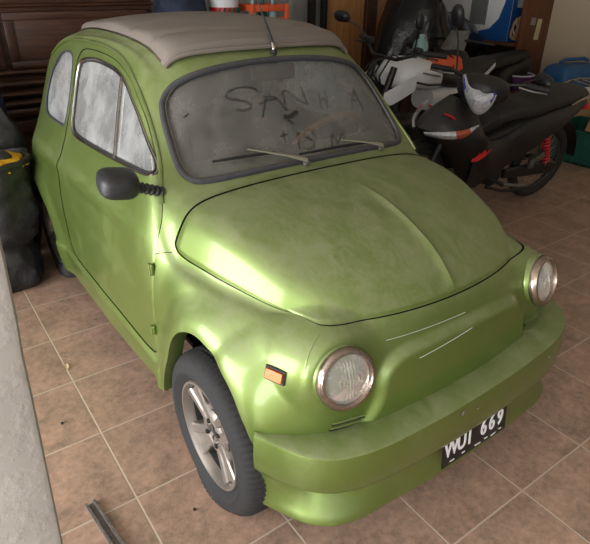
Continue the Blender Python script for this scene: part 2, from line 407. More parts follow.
DOOR = catmull([(.352,.36),(.345,.45),(.349,.53),(.349,.63),(.346,.71),(.354,.78),(.373,.845),(.420,.920),(.512,1.012),(.610,1.098),(.74,1.172),(.88,1.216),(1.0,1.232),(1.18,1.236),(1.30,1.224),(1.348,1.18),(1.358,1.08),(1.36,.90),(1.358,.70),(1.35,.50),(1.33,.39),(1.27,.342),(1.0,.338),(.70,.338),(.43,.336)], 5, True)
RGL = catmull([(0,1.165),(.25,1.16),(.33,1.14),(.36,1.09),(.345,1.04),(.25,1.01),(0,1.0),(-.25,1.01),(-.345,1.04),(-.36,1.09),(-.33,1.14),(-.25,1.16)], 5, True)
def sidefield(poly): 
    return lambda V: np.where(V[:, 0] > .36, sdf(poly, V[:, 1], V[:, 2]), -1.)
dgl, qgl, door = sidefield(DGL), sidefield(QGL), sidefield(DOOR)
def rglf(V): return np.where(V[:, 1] > 1.6, sdf(RGL, V[:, 0], V[:, 2]), -1.)
# hood in (u, v) of the net: a rounded rectangle, distances scaled roughly to metres
def hoodf(V):
    u = V[:, 3] * .11; v = V[:, 4] + .30 * sm((V[:, 3] - 2.6) / 1.8) * sm((V[:, 4] - 8) / 1.5)
    yv = np.interp(v, range(NV_), CT[:, 0, 1] * 0 + np.concatenate([[0], np.cumsum(np.linalg.norm(np.diff(NET[:, 3], axis=0), axis=1))]))
    y0 = np.interp(3.93, range(NV_), np.concatenate([[0], np.cumsum(np.linalg.norm(np.diff(NET[:, 3], axis=0), axis=1))]))
    y1 = np.interp(10.28, range(NV_), np.concatenate([[0], np.cumsum(np.linalg.norm(np.diff(NET[:, 3], axis=0), axis=1))]))
    cy = (y0 + y1) / 2; hx = 4.97 * .11; hy = (y1 - y0) / 2
    rad = np.where(yv < cy, .085, .02)
    qx = np.abs(u) - hx + rad; qy = np.abs(yv - cy) - hy + rad
    return -(np.sqrt(np.maximum(qx, 0) ** 2 + np.maximum(qy, 0) ** 2) + np.minimum(np.maximum(qx, qy), 0) - rad)
def archf(V):
    a = sdf(FARCH, V[:, 1], V[:, 2]); b_ = sdf(RARCH, V[:, 1], V[:, 2])
    return np.where(V[:, 0] > .36, -np.maximum(a, b_), 1.)

car = thing('small_car', 'dusty metallic green small vintage car with beige canvas roof and body-coloured bumper', 'car', (0, .92, 0))

def botf(V):
    zz = np.interp(V[:, 1], [.15, .40, .80, 1.5, 1.6], [.262, .232, .198, .186, .186])
    return np.where((V[:, 0] > .4) & (V[:, 1] > 0) & (V[:, 1] < 1.7), V[:, 2] - zz, 1.)
B, BF = clip(VT, FT, archf(VT)); B, BF = clip(B, BF, botf(B))
B, BF = clip(B, BF, -qgl(B)); B, BF = clip(B, BF, -wsfield(B)); B, BF = clip(B, BF, -rglf(B))
# liner before doors and hood are taken out
LN_V, LN_F = clip(B, BF, -dgl(B))
D, DF = clip(B, BF, door(B) - .0016); D, DF = clip(D, DF, -dgl(D))
B, BF = clip(B, BF, -(door(B) + .0016))
H, HF = clip(B, BF, hoodf(B) - .002); B, BF = clip(B, BF, -(hoodf(B) + .0022))
def vnorm(V, F):
    V = np.asarray(V)[:, :3]; n = np.zeros_like(V)
    for f in F:
        a = V[f[0]]; c_ = np.cross(V[f[1]] - a, V[f[2]] - a)
        for i in f: n[i] += c_
    n /= np.linalg.norm(n, axis=1, keepdims=True) + 1e-12; return n
def outward(V, F):
    n = vnorm(V, F); c_ = np.array([0, .95, .65]); s_ = np.sign(((V[:, :3] - c_) * n).sum(1).mean()); return n * (s_ or 1)
def offs(V, F, d): 
    W = np.array(V[:, :3]); W += outward(V, F) * d; 
    W[np.abs(V[:, 0]) < 1e-6, 0] = 0
    return W
bv, bf = mirror(B, BF); mk('body_shell', bv, bf, M['paint'], car)
lv = offs(LN_V, LN_F, -.014); lv, lf = mirror(lv, LN_F); mk('inner_liner', lv, lf, M['liner'], car)
# hood with a turned-down rim
hs = hoodf(H) - .003
Hn = outward(H, HF)
Hd = H.copy(); Hd[:, :3] = H[:, :3] + Hn * (.004 * sm(hs / .012) - .003)[:, None]; Hd[np.abs(H[:, 0]) < 1e-6, 0] = 0
hv, hf = mirror(Hd, HF); hood = mk('hood', hv, hf, M['paint'], car)
doors = []
Dn = outward(D, DF); ds = door(D) - .0016
Dd = D[:, :3] + Dn * (.002 * sm(ds / .008) - .002)[:, None]
for sx in (-1, 1):
    d_ = mk('door', Dd * [sx, 1, 1], DF if sx > 0 else [tuple(reversed(f)) for f in DF], M['paint'], car); doors.append(d_)
# glass
def pane(fld, extra=.01, off=-.007, sub=None):
    a, f = clip(VT, FT, fld(VT) + extra)
    return a, f, offs(a, f, off)
ga, gf, gw = pane(dgl)
for sx, d_ in zip((-1, 1), doors):
    mk('window_glass', gw * [sx, 1, 1], gf, M['glass_side'], d_)
qa, qf, qw = pane(qgl)
for sx in (-1, 1): mk('quarter_window', qw * [sx, 1, 1], qf, M['glass_side'], car)
ra, rf, rw = pane(rglf); rw, rf = mirror(rw, rf); mk('rear_window', rw, rf, M['glass_side'], car)

# outlines laid on the body surface
bvh_v, bvh_f = mirror(VT, FT)
BVH = BVHTree.FromPolygons([tuple(v) for v in bvh_v], bvh_f)
def on_side(y, z, sx=-1, off=0.):
    h = BVH.ray_cast(Vector((sx * 2, y, z)), Vector((-sx, 0, 0)))
    if h[0] is None: return Vector((sx * .5, y, z))
    n = h[1] if h[1].x * sx > 0 else -h[1]
    return h[0] + n * off
wn = np.array([0, -.772, .636])
def on_ws(x, v, off=0.):
    o = ws0 + wsd * v; o = Vector((x, o[1], o[2])); nn = Vector(wn)
    h = BVH.ray_cast(o + nn * .3, -nn); 
    if h[0] is None: return o
    n = h[1] if h[1].dot(nn) > 0 else -h[1]
    return h[0] + n * off
seal = MB().tube([on_ws(x * .982, .2 + (v - .2) * .972, .002) for x, v in WS], .0115, 10, closed=True, flat=.7, up=tuple(wn))
seal.build('windscreen_seal', M['rubber'], car)
bead = MB().tube([on_ws(x * .960, .2 + (v - .2) * .948, .003) for x, v in WS], .0025, 6, closed=True)
bead.build('windscreen_trim', M['steel'], car)
for sx, d_ in zip((-1, 1), doors):
    MB().tube([on_side(y, z, sx, .000) for y, z in DGL], .0055, 8, closed=True, flat=.7).build('window_trim', M['chrome'], d_)
    MB().tube([on_side(.89 + (y - .89) * .975, 1.05 + (z - 1.05) * .94, sx, -.002) for y, z in DGL], .0035, 8, closed=True).build('window_seal', M['black_rubber'], d_)
    MB().tube([on_side(.842 + (.772 - .842) * t, 1.185 + (.917 - 1.185) * t, sx, .000) for t in np.linspace(0, 1, 8)], .0045, 8).build('vent_window_bar', M['chrome'], d_)
    MB().tube([on_side(y, z, sx, .000) for y, z in QGL], .0045, 8, closed=True, flat=.8).build('quarter_window_seal', M['rubber'], car)
    MB().tube([on_side(y, z, sx, .003) for y, z in GUT], .0075, 8, flat=.7).build('roof_gutter', M['paint'], car)
# arch lips
for A_ in (FARCH, RARCH):
    a = A_[4:-4]; a = a[(a[:, 1] > (.262 if A_ is FARCH else .19)) | (a[:, 0] < 0)]
    for sx in (-1, 1):
        out_ = [on_side(y + (0), z + .004, sx) for y, z in a]
        P = []
        cen = np.array([a[:, 0].mean(), .28])
        for (y, z), o in zip(a, out_):
            q = np.array([y, z]) + (np.array([y, z]) - cen) * .01
            h = on_side(q[0], q[1], sx)
            P.append([(h.x + sx * .001, y, z), (h.x - sx * .006, y, z - .002), (h.x - sx * .05, y, z)])
        MB().grid(P).build('wheel_arch_lip', M['paint'], car)
# wheel wells
for cy in (0., 1.84):
    for sx in (-1, 1):
        w_ = MB(); G_ = []
        for t in np.linspace(-.25, PI + (.0 if cy < 1 else .25), 28):
            r_ = .315; G_.append([(sx * x_, cy + r_ * .98 * math.cos(t) + (-.01 if cy < 1 else .01), .29 + r_ * math.sin(t)) for x_ in (.545 if cy < 1 else .615, .5, .40)])
        w_.grid(G_)
        w_.add([g[2] for g in G_] + [(sx * .40, cy, .26)], [(i, i + 1, len(G_)) for i in range(len(G_) - 1)])
        w_.build('wheel_well', M['liner'], car)
# floor pan
MB().box((0, .95, .25), (.95, 2.2, .02)).build('floor_pan', M['liner'], car)

# windscreen with wiped dust
def build_ws():
    a, f = clip(VT, FT, wsfield(VT) + .006)
    v, f = mirror(offs(a, f, -.006), f)
    bm = bmesh.new(); bvv = [bm.verts.new(p) for p in v]
    for q in f:
        try: bm.faces.new([bvv[i] for i in q])
        except ValueError: pass
    bmesh.ops.subdivide_edges(bm, edges=bm.edges[:], cuts=2, use_grid_fill=True)
    bm.verts.index_update()
    vv = np.array([p.co[:] for p in bm.verts]); ff = [[p.index for p in q.verts] for q in bm.faces]; bm.free()
    o = mk('windscreen', vv, ff, M['glass_front'], car)
    at = o.data.attributes.new('dust', 'FLOAT', 'POINT')
    x = vv[:, 0]; w_ = (vv - ws0) @ wsd
    strokes = STROKES
    d = np.ones(len(vv))
    for pts, r in strokes:
        for (x0, y0), (x1, y1) in zip(pts[:-1], pts[1:]):
            dx, dy = x1 - x0, y1 - y0; t = np.clip(((x - x0) * dx + (w_ - y0) * dy) / (dx * dx + dy * dy + 1e-9), 0, 1)
            dd = np.hypot(x - x0 - t * dx, w_ - y0 - t * dy)
            d = np.minimum(d, .25 + .75 * sm((dd - r * .5) / (r * .5)))
    at.data.foreach_set('value', d.astype(np.float32))
    return o
STROKES = [([(-0.12, 0.286), (-0.124, 0.298), (-0.151, 0.308), (-0.19, 0.31), (-0.231, 0.3), (-0.243, 0.285), (-0.222, 0.271), (-0.182, 0.258), (-0.161, 0.242), (-0.17, 0.229), (-0.2, 0.226), (-0.223, 0.231)], 0.0055), ([(-0.091, 0.267), (-0.111, 0.234), (-0.135, 0.194)], 0.005), ([(-0.127, 0.24), (-0.102, 0.248), (-0.054, 0.251)], 0.005), ([(-0.091, 0.267), (-0.055, 0.256), (-0.031, 0.205)], 0.005), ([(-0.028, 0.228), (-0.021, 0.277), (0.004, 0.273), (0.033, 0.234), (0.065, 0.216), (0.064, 0.28)], 0.0045), ([(0.135, 0.254), (0.119, 0.197)], 0.005), ([(0.168, 0.265), (0.147, 0.194)], 0.005), ([(0.124, 0.223), (0.158, 0.23)], 0.005), ([(0.276, 0.195), (0.317, 0.258), (0.323, 0.154)], 0.006), ([(0.287, 0.212), (0.326, 0.21)], 0.005), ([(-0.05, 0.179), (-0.021, 0.179), (0.006, 0.191)], 0.012), ([(-0.044, 0.174), (-0.028, 0.152)], 0.009), ([(-0.095, 0.113), (-0.066, 0.116)], 0.005), ([(-0.079, 0.127), (-0.084, 0.1)], 0.005), ([(-0.025, 0.114), (-0.042, 0.053)], 0.005), ([(-0.025, 0.114), (-0.009, 0.107), (-0.031, 0.087)], 0.004), ([(0.042, 0.121), (0.011, 0.117), (-0.003, 0.098), (0.023, 0.081), (0.028, 0.058), (-0.003, 0.044), (-0.027, 0.055)], 0.005), ([(0.096, 0.04), (0.12, 0.089), (0.129, 0.053), (0.174, 0.087), (0.164, 0.055)], 0.004), ([(0.038, 0.113), (0.043, 0.091)], 0.004), ([(-0.401, 0.245), (-0.385, 0.252)], 0.004)]
build_ws()
# cowl scuttle strip, lamps, bumper, wheels and trim of the car
# bumper with its apron
def bumper():
    st = [ # x, y outer, z of the outer top edge, inner edge x, y, z
     (0, -.497, .460, 0, -.408, .464), (.12, -.496, .460, .12, -.408, .464), (.25, -.489, .460, .24, -.402, .464), (.36, -.479, .460, .33, -.392, .463),
     (.44, -.461, .460, .41, -.378, .463), (.505, -.432, .460, .47, -.356, .463), (.552, -.388, .462, .52, -.326, .464), (.585, -.335, .464, .558, -.290, .466), (.610, -.285, .466, .590, -.258, .468), (.626, -.248, .468, .618, -.238, .470)]
    st = catmull(st, 5)
    # outward direction in plan
    rows = []
    for i, (x, y, z, xi, yi, zi) in enumerate(st):
        a = st[max(i - 1, 0)]; b_ = st[min(i + 1, len(st) - 1)]
        t = np.array([b_[0] - a[0], b_[1] - a[1]]); t /= np.linalg.norm(t); n = np.array([t[1], -t[0]])
        if n @ np.array([0, -1]) < 0 and i < 5: n = -n
        o = np.array([x, y])
        c_ = sm((x - .30) / .2) * sm((.70 - x) / .06)
        scoop = .02 + .022 * c_
        def P(d, zz): q = o + n * d; return (q[0], q[1], zz)
        cor = sm((x - .60) / .06)
        e_ = 1 - sm((x - .545) / .075)
        rows.append([(xi - .06 * sm(x / .3), yi + .05, zi - .012), (xi, yi, zi), P(-.010, z + .004), P(-.002, z), P(0, z - .008), P(.004, .40), P(.002, .345), P(-.002, .333), P(-.006 - .004 * e_, .328),
                     P(-.008 - (.022 + .014 * c_) * e_, .312), P(-.012 - (.028 + .020 * c_) * e_, .285), P(-.014 - (.024 + .010 * c_) * e_, .245), P(-.014 - (.016 - .008 * c_) * e_, .205), P(-.012 - (.014 - .014 * c_) * e_, .186), P(-.014 - (.012 - .014 * c_) * e_, .178), P(-.034 + .010 * c_, .173), P(-.07, .175), P(-.08, .20)])
    V = []; 
    L_ = [[(-p[0], p[1], p[2]) for p in r] for r in rows[:0:-1]]
    roll = lambda p: (p[0], p[1], p[2] + .04 * p[0] * sm((p[2] - .15) / .3))
    L_ = [[roll(p) for p in r] for r in L_]; rows = [[roll(p) for p in r] for r in rows]
    m = MB().grid(L_ + rows)
    # end caps
    for r in (L_[0], rows[-1]):
        m.add(r, [tuple(range(len(r)))])
    return m
bump = bumper().build('bumper', M['paint'], car)
# chips and a filler blob on the bumper are small raised flecks
for x, y, z, r in ((-.095, -.4985, .435, .009), (.20, -.4955, .42, .004), (.335, -.4865, .435, .005), (.455, -.463, .44, .005), (.03, -.499, .425, .003), (.52, -.435, .43, .004), (-.03, -.50, .42, .004)):
    MB().lathe([(r, 0), (r * .6, .0012), (0, .0015)], frame((x, y - .001, z), (0, -1, .05)), 10).build('paint_chip', M['canvas'], bump)
# sill skirts
# number plate
pl = MB().box((.018, -.482, .281), (.30, .003, .115), rot=(math.radians(-6), 0, 0), bev=.0012).build('number_plate', M['plate'], car)
def letters(txt, M4, size, mat_, name, parent, ext=.0006, spacing=1.0, bold=0.):
    cu = bpy.data.curves.new(name, 'FONT'); cu.body = txt; cu.size = size; cu.extrude = ext; cu.space_character = spacing; cu.offset = bold
    cu.align_x = 'CENTER'; cu.align_y = 'CENTER'; cu.resolution_u = 4
    t = bpy.data.objects.new(name, cu); COL.objects.link(t); bpy.context.view_layer.update()
    me = bpy.data.meshes.new_from_object(t.evaluated_get(bpy.context.evaluated_depsgraph_get()))
    V = [M4 @ v.co for v in me.vertices]; F = [tuple(p.vertices) for p in me.polygons]
    bpy.data.objects.remove(t); bpy.data.curves.remove(cu); bpy.data.meshes.remove(me)
    return mk(name, V, F, mat_, parent, False)
tilt = math.radians(-6)
Mp = Matrix.Translation((.018, -.4845, .281)) @ Matrix.Rotation(math.radians(90) + tilt, 4, 'X')
for i, ch in enumerate('WUI669'):
    xx = (-.112, -.066, -.030, .036, .076, .116)[i]
    letters(ch, Mp @ Matrix.Translation((xx, .004, 0)) @ Matrix.Diagonal((.72, 1.0, 1, 1)), .082, M['white_paint'], 'plate_character', pl, .0008, bold=.0016)
for x_, w_, z_ in ((-.105, .018, -.044), (-.055, .012, -.041), (.012, .026, -.046), (.052, .014, -.043), (.088, .022, -.047), (.122, .010, -.042)):
    q = Mp @ Vector((x_, z_, 0)); MB().box(q, (w_, .0012, .005), rot=(0, .12 * math.sin(x_ * 60), 0)).build('worn_paint_mark', M['white_paint'], pl)

# headlights
for sx in (-1, 1):
    c_ = Vector((.422 if sx > 0 else -.417, HLc[1], HLc[2] + (.005 if sx > 0 else -.014))); n_ = Vector((HLn[0] * sx, HLn[1], HLn[2]))
    F_ = frame(c_, n_)
    hl = MB().lathe([(.094, -.075), (.090, -.03), (.084, -.012), (.080, -.008)], F_, 48).build('headlight', M['paint'], car)
    MB().lathe([(.083, -.016), (.085, -.006), (.084, .004), (.078, .012), (.071, .013), (.067, .007), (.066, -.004)], F_, 48).build('chrome_ring', M['rust_chrome'], hl)
    MB().lathe([(.066, -.003), (.056, -.028), (.035, -.048), (.010, -.055), (0, -.055)], F_, 48).build('reflector', M['reflector'], hl)
    MB().lathe([(.006, -.05), (.011, -.038), (.010, -.02), (0, -.015)], F_, 16).build('bulb', M['lens'], hl)
    # fluted lens
    G_ = []
    for i in range(13):
        r_ = .066 * i / 12; row = []
        for k in range(96):
            a = 2 * PI * k / 96; x_ = r_ * math.cos(a); y_ = r_ * math.sin(a)
            row.append(F_ @ Vector((x_, y_, .017 * (1 - (r_ / .066) ** 2) + .002 + .0014 * math.cos(y_ * 2 * PI / .009) * (1 if r_ < .06 else 0))))
        G_.append(row)
    MB().grid(G_, True).build('lens', M['lens'], hl)
# turn indicators on the wings
for sx in (-1, 1):
    p = on_side(-.235, .628, sx, 0)
    h = BVH.ray_cast(Vector((sx * 1.4, -.9, .95)), (Vector((sx * .553, -.243, .606)) - Vector((sx * 1.4, -.9, .95))).normalized())
    p = h[0]; n_ = h[1] if h[1].x * sx > 0 else -h[1]
    F_ = frame(p, n_, Vector((0, 0, 1)))
    def rr(w, h_, b): 
        return [(x, y) for x, y in catmull([(-w, -h_ + b), (-w + b, -h_), (w - b, -h_), (w, -h_ + b), (w, h_ - b), (w - b, h_), (-w + b, h_), (-w, h_ - b)], 3, True)]
    ind = MB().prism(rr(.0185, .030, .004), F_, -.008, .006).build('turn_indicator', M['black_rubber'], car)
    m = MB(); m.prism(rr(.0125, .0245, .003), F_, .005, .013); m.build('amber_lens', M['amber'], ind)
# louvres under the lamps
for sx in (-1, 1):
    for k in range(3):
        P = []; Q = []
        for t in np.linspace(0, 1, 8):
            q = Vector((sx * (.352 + .012 * k + (.095 - .006 * k) * t), -.7, .480 + .014 * sx - .0165 * k + .004 * t)); h = BVH.ray_cast(q, Vector((0, 1, 0)))
            P.append(h[0] + Vector((0, -.002, 0))); h = BVH.ray_cast(q - Vector((0, 0, .0075)), Vector((0, 1, 0))); Q.append(h[0] + Vector((0, -.0005, 0)))
        lv_ = MB().tube(P, .0042, 8, flat=.8).build('louvre', M['paint'], car)
        MB().tube(Q, .0032, 8, flat=.8).build('louvre_slot', M['black'], lv_)
# wing seams
for sx in (-1, 1):
    P = []
    for t in np.linspace(0, 1, 14):
        a_ = np.array([.442, -.28, .711]) * (1 - t) ** 2 + 2 * t * (1 - t) * np.array([.486, -.29, .70]) + t * t * np.array([.505, -.306, .645])
        P.append(BVH.find_nearest(Vector((a_[0] * sx, a_[1], a_[2])))[0])
    MB().tube(P, .0028, 6, flat=.6).build('wing_seam', M['paint'], car)
# seam between wing and cowl, front of the door to the hood corner
for sx in (-1, 1):
    P = [BVH.find_nearest(Vector((sx * x, y, z)))[0] for x, y, z in catmull([(.612, .350, .722), (.598, .335, .728), (.585, .318, .732), (.572, .300, .735)], 3)]
    MB().tube(P, .0022, 6, flat=.5).build('cowl_seam', M['liner'], car)
for a_, b_ in (((-.27, -.40, .66), (.02, -.40, .655)), ((-.19, -.41, .60), (.02, -.41, .62))):
    P = []
    for t in np.linspace(0, 1, 16):
        q = Vector(a_).lerp(Vector(b_), t); h = BVH.ray_cast(q + Vector((0, -.3, 0)), Vector((0, 1, 0))); P.append(h[0] + Vector((0, -.0006, 0)))
    MB().tube(P, .0011, 5, flat=.4).build('scratch', M['white_paint'], car)
# door hinges
for sx, d_ in zip((-1, 1), doors):
    for z_, y_, hh in ((.672, .350, .030), (.450, .348, .026)):
        p = on_side(y_, z_, sx, .005)
        MB().box(p, (.010, .018, hh * 1.3), bev=.003).tube([p + Vector((sx * .005, .004, -hh * .7)), p + Vector((sx * .005, .004, hh * .7))], .005, 10).build('door_hinge', M['paint'], d_)
# door mirror (only the near side shows in the photo)
mp_ = Vector((-.556, .408, .899))
arm = MB()
a0 = mp_ + Vector((.008, 0, 0)); a1 = Vector((-.630, .405, .932))
pts = [a0.lerp(a1, t) for t in np.linspace(0, 1, 22)]
arm.tube(pts, [.014 + .004 * (k % 4 < 2) for k in range(22)], 16)
mirror_o = None
hm = MB()
Mh = Matrix.Translation((-.680, .405, .950)) @ Euler((math.radians(6), math.radians(8), math.radians(-8))).to_matrix().to_4x4()
G_ = []
for i, (y_, s_) in enumerate([(.045, .93), (.040, .985), (.02, 1.0), (0, 1.0), (-.02, .97), (-.036, .90), (-.046, .74), (-.052, .45), (-.054, .15)]):
    row = []
    for k in range(40):
        a = 2 * PI * k / 40; ca, sa = math.cos(a), math.sin(a)
        e = .32
        row.append(Mh @ Vector((.059 * s_ * math.copysign(abs(ca) ** (e * 1.2 + .2), ca), y_, .039 * s_ * math.copysign(abs(sa) ** (e + .3), sa))))
    G_.append(row)
hm.grid(G_, True); hm.add(G_[-1], [tuple(range(40))]); 
mirror_o = hm.build('door_mirror', M['mirror_black'], car)
arm.build('mirror_arm', M['mirror_black'], mirror_o)
MB().add(G_[0], [tuple(range(40))]).build('mirror_glass', M['chrome'], mirror_o)

# wipers
for (pv, q1, e0, e1) in (((-.055, -.012), (-.255, .075), (-.375, .068), (-.155, .052)), ((.310, -.005), (.120, .043), (-.065, .028), (.262, .026))):
    piv = on_ws(pv[0], pv[1], .018); k1 = on_ws(q1[0], q1[1], .030)
    w = MB(); w.lathe([(.014, -.02), (.014, 0), (.011, .008), (0, .010)], frame(on_ws(pv[0], pv[1], .004), wn), 16)
    wo = w.build('wiper', M['steel'], car)
    mid = piv.lerp(k1, .35) + Vector(wn) * .006
    MB().tube([piv, piv.lerp(k1, .12) + Vector(wn) * .004, mid, k1], [.009, .008, .0038, .0025], 8, flat=.5, up=tuple(wn)).build('wiper_arm', mat('dusty_wiper_arm' , (132, 128, 110), .5), wo)
    b0 = on_ws(e0[0], e0[1], .010); b1 = on_ws(e1[0], e1[1], .010)
    MB().tube([b0.lerp(b1, t) + Vector(wn) * (.010 * math.sin(PI * t)) for t in np.linspace(0, 1, 10)], .0035, 6).tube([b0, b1], .0042, 6).build('wiper_blade', M['black_rubber'], wo)

# antenna
ab = Vector((0, .596, 1.262)); 
an = MB().lathe([(.013, -.006), (.013, .002), (.009, .006), (.007, .01)], frame(ab, (0, -.45, .9)), 20).build('antenna', M['black_rubber'], car)
top0 = ab + Vector((0, .002, .02))
MB().lathe([(.0085, 0), (.0085, .012), (.006, .017), (.005, .024), (.0, .025)], frame(ab + Vector((0, -.002, .006)), (-.1, .35, .9)), 16).build('antenna_ball', M['chrome'], an)
ad = Vector((-.12, .42, .87)).normalized(); s0 = ab + Vector((0, .008, .026))
MB().tube([s0, s0 + ad * .035, s0 + ad * .10], [.006, .0065, .0035], 10).tube([s0 + ad * .10, s0 + ad * .42], [.0022, .0016], 8).build('antenna_rod', M['black_rubber'], an)

# canvas roof
def canvas():
    G_ = []; 
    ys = np.concatenate([np.linspace(.630, .68, 8), np.linspace(.70, 1.72, 42)])
    for i, y in enumerate(ys):
        row = []; hw = .392 - .03 * sm((y - .9) / .8)
        f0 = .018 * (1 - (2 * abs((y - .63) / .1 - .5)) ** 2) if y < .73 else 0
        wave = .010 * abs(math.sin((y - .66) * PI / .46))
        for t in np.linspace(-1, 1, 61):
            x = t * hw; yy = y + .045 * (abs(x) / .392) ** 2.4 * sm((1.0 - y) / .35) - .012
            h = BVH.ray_cast(Vector((x, yy, 2)), Vector((0, 0, -1)))
            e = sm((1 - abs(t)) / .045) * sm((y - .627) / .009) * sm((1.722 - y) / .02)
            fr = sm((y - .629) / .012)
            th = .024 + .008 * sm((.74 - y) / .06) - .016 * math.exp(-((y - .735 - .05 * abs(t)) / .012) ** 2) - .011 * math.exp(-((y - 1.04 + .03 * t * t) / .015) ** 2) + wave * (1 - t * t) * .5
            th += .003 * math.sin(x * 9 + y * 14) * e
            edge = .005 + .012 * wave / .010 * (abs(t) > .9)
            row.append((x, yy, h[0].z + .002 + th * e + .0 * fr))
        G_.append(row)
    return G_
G_ = canvas()
cv = MB().grid(G_).build('canvas_roof', M['canvas'], car)
e_ = [G_[i][0] for i in range(len(G_))]
for s_ in (0, -1):
    MB().tube([(g[s_][0], g[s_][1], g[s_][2] + .002) for g in G_[4:]], .004, 6).build('canvas_edge', M['chrome'], cv)
MB().tube([(g[0], g[1] - .004, g[2] + .003) for g in G_[0]], .008, 8).build('canvas_front_hem', M['canvas'], cv)

# wheels
def wheel(cx, cy, sx, name='wheel'):
    R_, w_ = .27, .085
    hub = Vector((cx, cy, .250)); Fw = frame(hub, (sx, 0, 0), (0, 0, 1))
    prof = [(.172, -.150), (.20, -.158), (.228, -.155), (.245, -.140), (.2505, -.120), (.252, -.075), (.2505, -.030), (.246, -.012), (.236, -.001), (.222, .004), (.205, .005), (.190, .002), (.180, -.004), (.174, -.010)]
    n = 120; V = []; F = []
    cutr = {-.120, -.075, -.030}
    pr = []
    for (r_, h_) in prof: pr.append((r_, h_))
    # tread: grooves as alternating radii
    pr = [(.172, -.150), (.20, -.160), (.238, -.158), (.258, -.147), (.266, -.132), (.2685, -.112), (.261, -.110), (.261, -.104), (.269, -.102), (.2695, -.082), (.261, -.080), (.261, -.074), (.2695, -.072), (.269, -.050), (.261, -.048), (.261, -.042), (.2685, -.040), (.266, -.022), (.259, -.006), (.248, .006), (.232, .013), (.212, .014), (.208, .017), (.204, .014), (.190, .006), (.180, -.003), (.174, -.010)]
    for i, (r_, h_) in enumerate(pr):
        for k in range(n * 2):
            a = 2 * PI * k / (n * 2); rr2 = r_
            if r_ > .245 and (k % 3 == 0): rr2 -= .005 if r_ > .262 else .003
            p = Fw @ Vector((rr2 * math.cos(a), rr2 * math.sin(a), h_))
            # soft contact patch
            if p.z < .03:
                p.x += sx * (.03 - p.z) * .45 * (1 if h_ > -.07 else -1); p.z = .0005 + max(0, p.z) * .9
            V.append(p)
    N2 = n * 2
    for i in range(len(pr) - 1):
        for k in range(N2): F.append((i * N2 + k, i * N2 + (k + 1) % N2, (i + 1) * N2 + (k + 1) % N2, (i + 1) * N2 + k))
    wo = mk(name, V, F, M['tyre'], car, origin=hub)
    MB().lathe([(.176, -.012), (.179, -.002), (.176, .004), (.170, .004), (.166, -.002), (.160, -.012), (.156, -.028)], Fw, 64).build('rim', M['alloy'], wo)
    # brake and rim barrel, coloured dark for the shade behind the spokes
    MB().lathe([(0, -.06), (.12, -.06), (.125, -.075), (.15, -.08), (.152, -.04), (.156, -.028)], Fw, 48).build('brake_and_shaded_barrel', M['liner'], wo)
    for k in range(4):
        a0 = 2 * PI * k / 4 + PI / 4
        m = MB(); nn = Vector((-math.sin(a0), math.cos(a0), 0))
        for dlt in (-1, 1):
            sec = []
            for t in np.linspace(0, 1, 8):
                r_ = .028 + .128 * t; off_ = dlt * (.020 + .020 * t * t); z_ = -.020 + .012 * t
                c_ = Vector((r_ * math.cos(a0), r_ * math.sin(a0), z_)) + nn * off_
                wdt = .0135 + .005 * t
                sec.append([Fw @ (c_ + nn * q * wdt + Vector((0, 0, zz))) for q, zz in ((-1, -.035), (-1, -.004), (-.7, .001), (.7, .001), (1, -.004), (1, -.035))])
            m.grid(sec, True)
        sec = []
        for t in np.linspace(0, 1, 5):
            r_ = .028 + .125 * t; z_ = -.025 + .012 * t; c_ = Vector((r_ * math.cos(a0), r_ * math.sin(a0), z_))
            sec.append([Fw @ (c_ - nn * (.018 + .016 * t)), Fw @ (c_ + nn * (.018 + .016 * t))])
        m.grid(sec)
        m.build('spoke', M['alloy'], wo)
    MB().lathe([(.078, -.06), (.078, -.028), (.070, -.020), (.040, -.016), (.032, -.026), (.030, -.034), (.0, -.034)], Fw, 40).build('hub', M['alloy'], wo)
    MB().lathe([(.017, -.04), (.017, -.026), (.012, -.022), (0, -.022)], Fw, 20).build('hub_cap', M['black'], wo)
    for k in range(4):
        a = 2 * PI * k / 4 + .5
        MB().lathe([(.0085, -.036), (.0085, -.014), (.006, -.010), (0, -.010)], Fw @ Matrix.Translation((.042 * math.cos(a), .042 * math.sin(a), 0)), 6).build('wheel_nut', M['liner'], wo)
    return wo
wheel(-.643, 0., -1); wheel(.643, 0., 1); wheel(-.635, 1.84, -1); wheel(.635, 1.84, 1)

# cabin
Lm = car
dash = MB(); dash.box((0, .52, .885), (1.0, .16, .07), bev=.03, seg=3).box((0, .57, .84), (.98, .04, .09), bev=.015).build('dashboard', M['paint'], Lm)
sw_c = Vector((.30, .66, .845)); sw_n = Vector((0, .86, .52)).normalized()
Fs = frame(sw_c, sw_n)
sw = MB(); sw.tube([Fs @ Vector((.19 * math.cos(a), .19 * math.sin(a), 0)) for a in np.linspace(0, 2 * PI, 49)[:-1]], .0135, 10, closed=True)
swo = sw.build('steering_wheel', M['wood_rim'], Lm)
sp_ = MB()
for a in (PI / 2, PI / 2 + 2.2, PI / 2 - 2.2): sp_.tube([Fs @ Vector((.0, 0, -.01)), Fs @ Vector((.185 * math.cos(a), .185 * math.sin(a), 0))], [.012, .008], 8, flat=.4)
sp_.lathe([(.05, -.02), (.05, 0), (.03, .012), (0, .014)], Fs, 24).build('wheel_spokes', M['black'], swo)
MB().tube([sw_c - sw_n * .02, Vector((.30, .45, .70))], .02, 10).build('steering_column', M['black'], Lm)
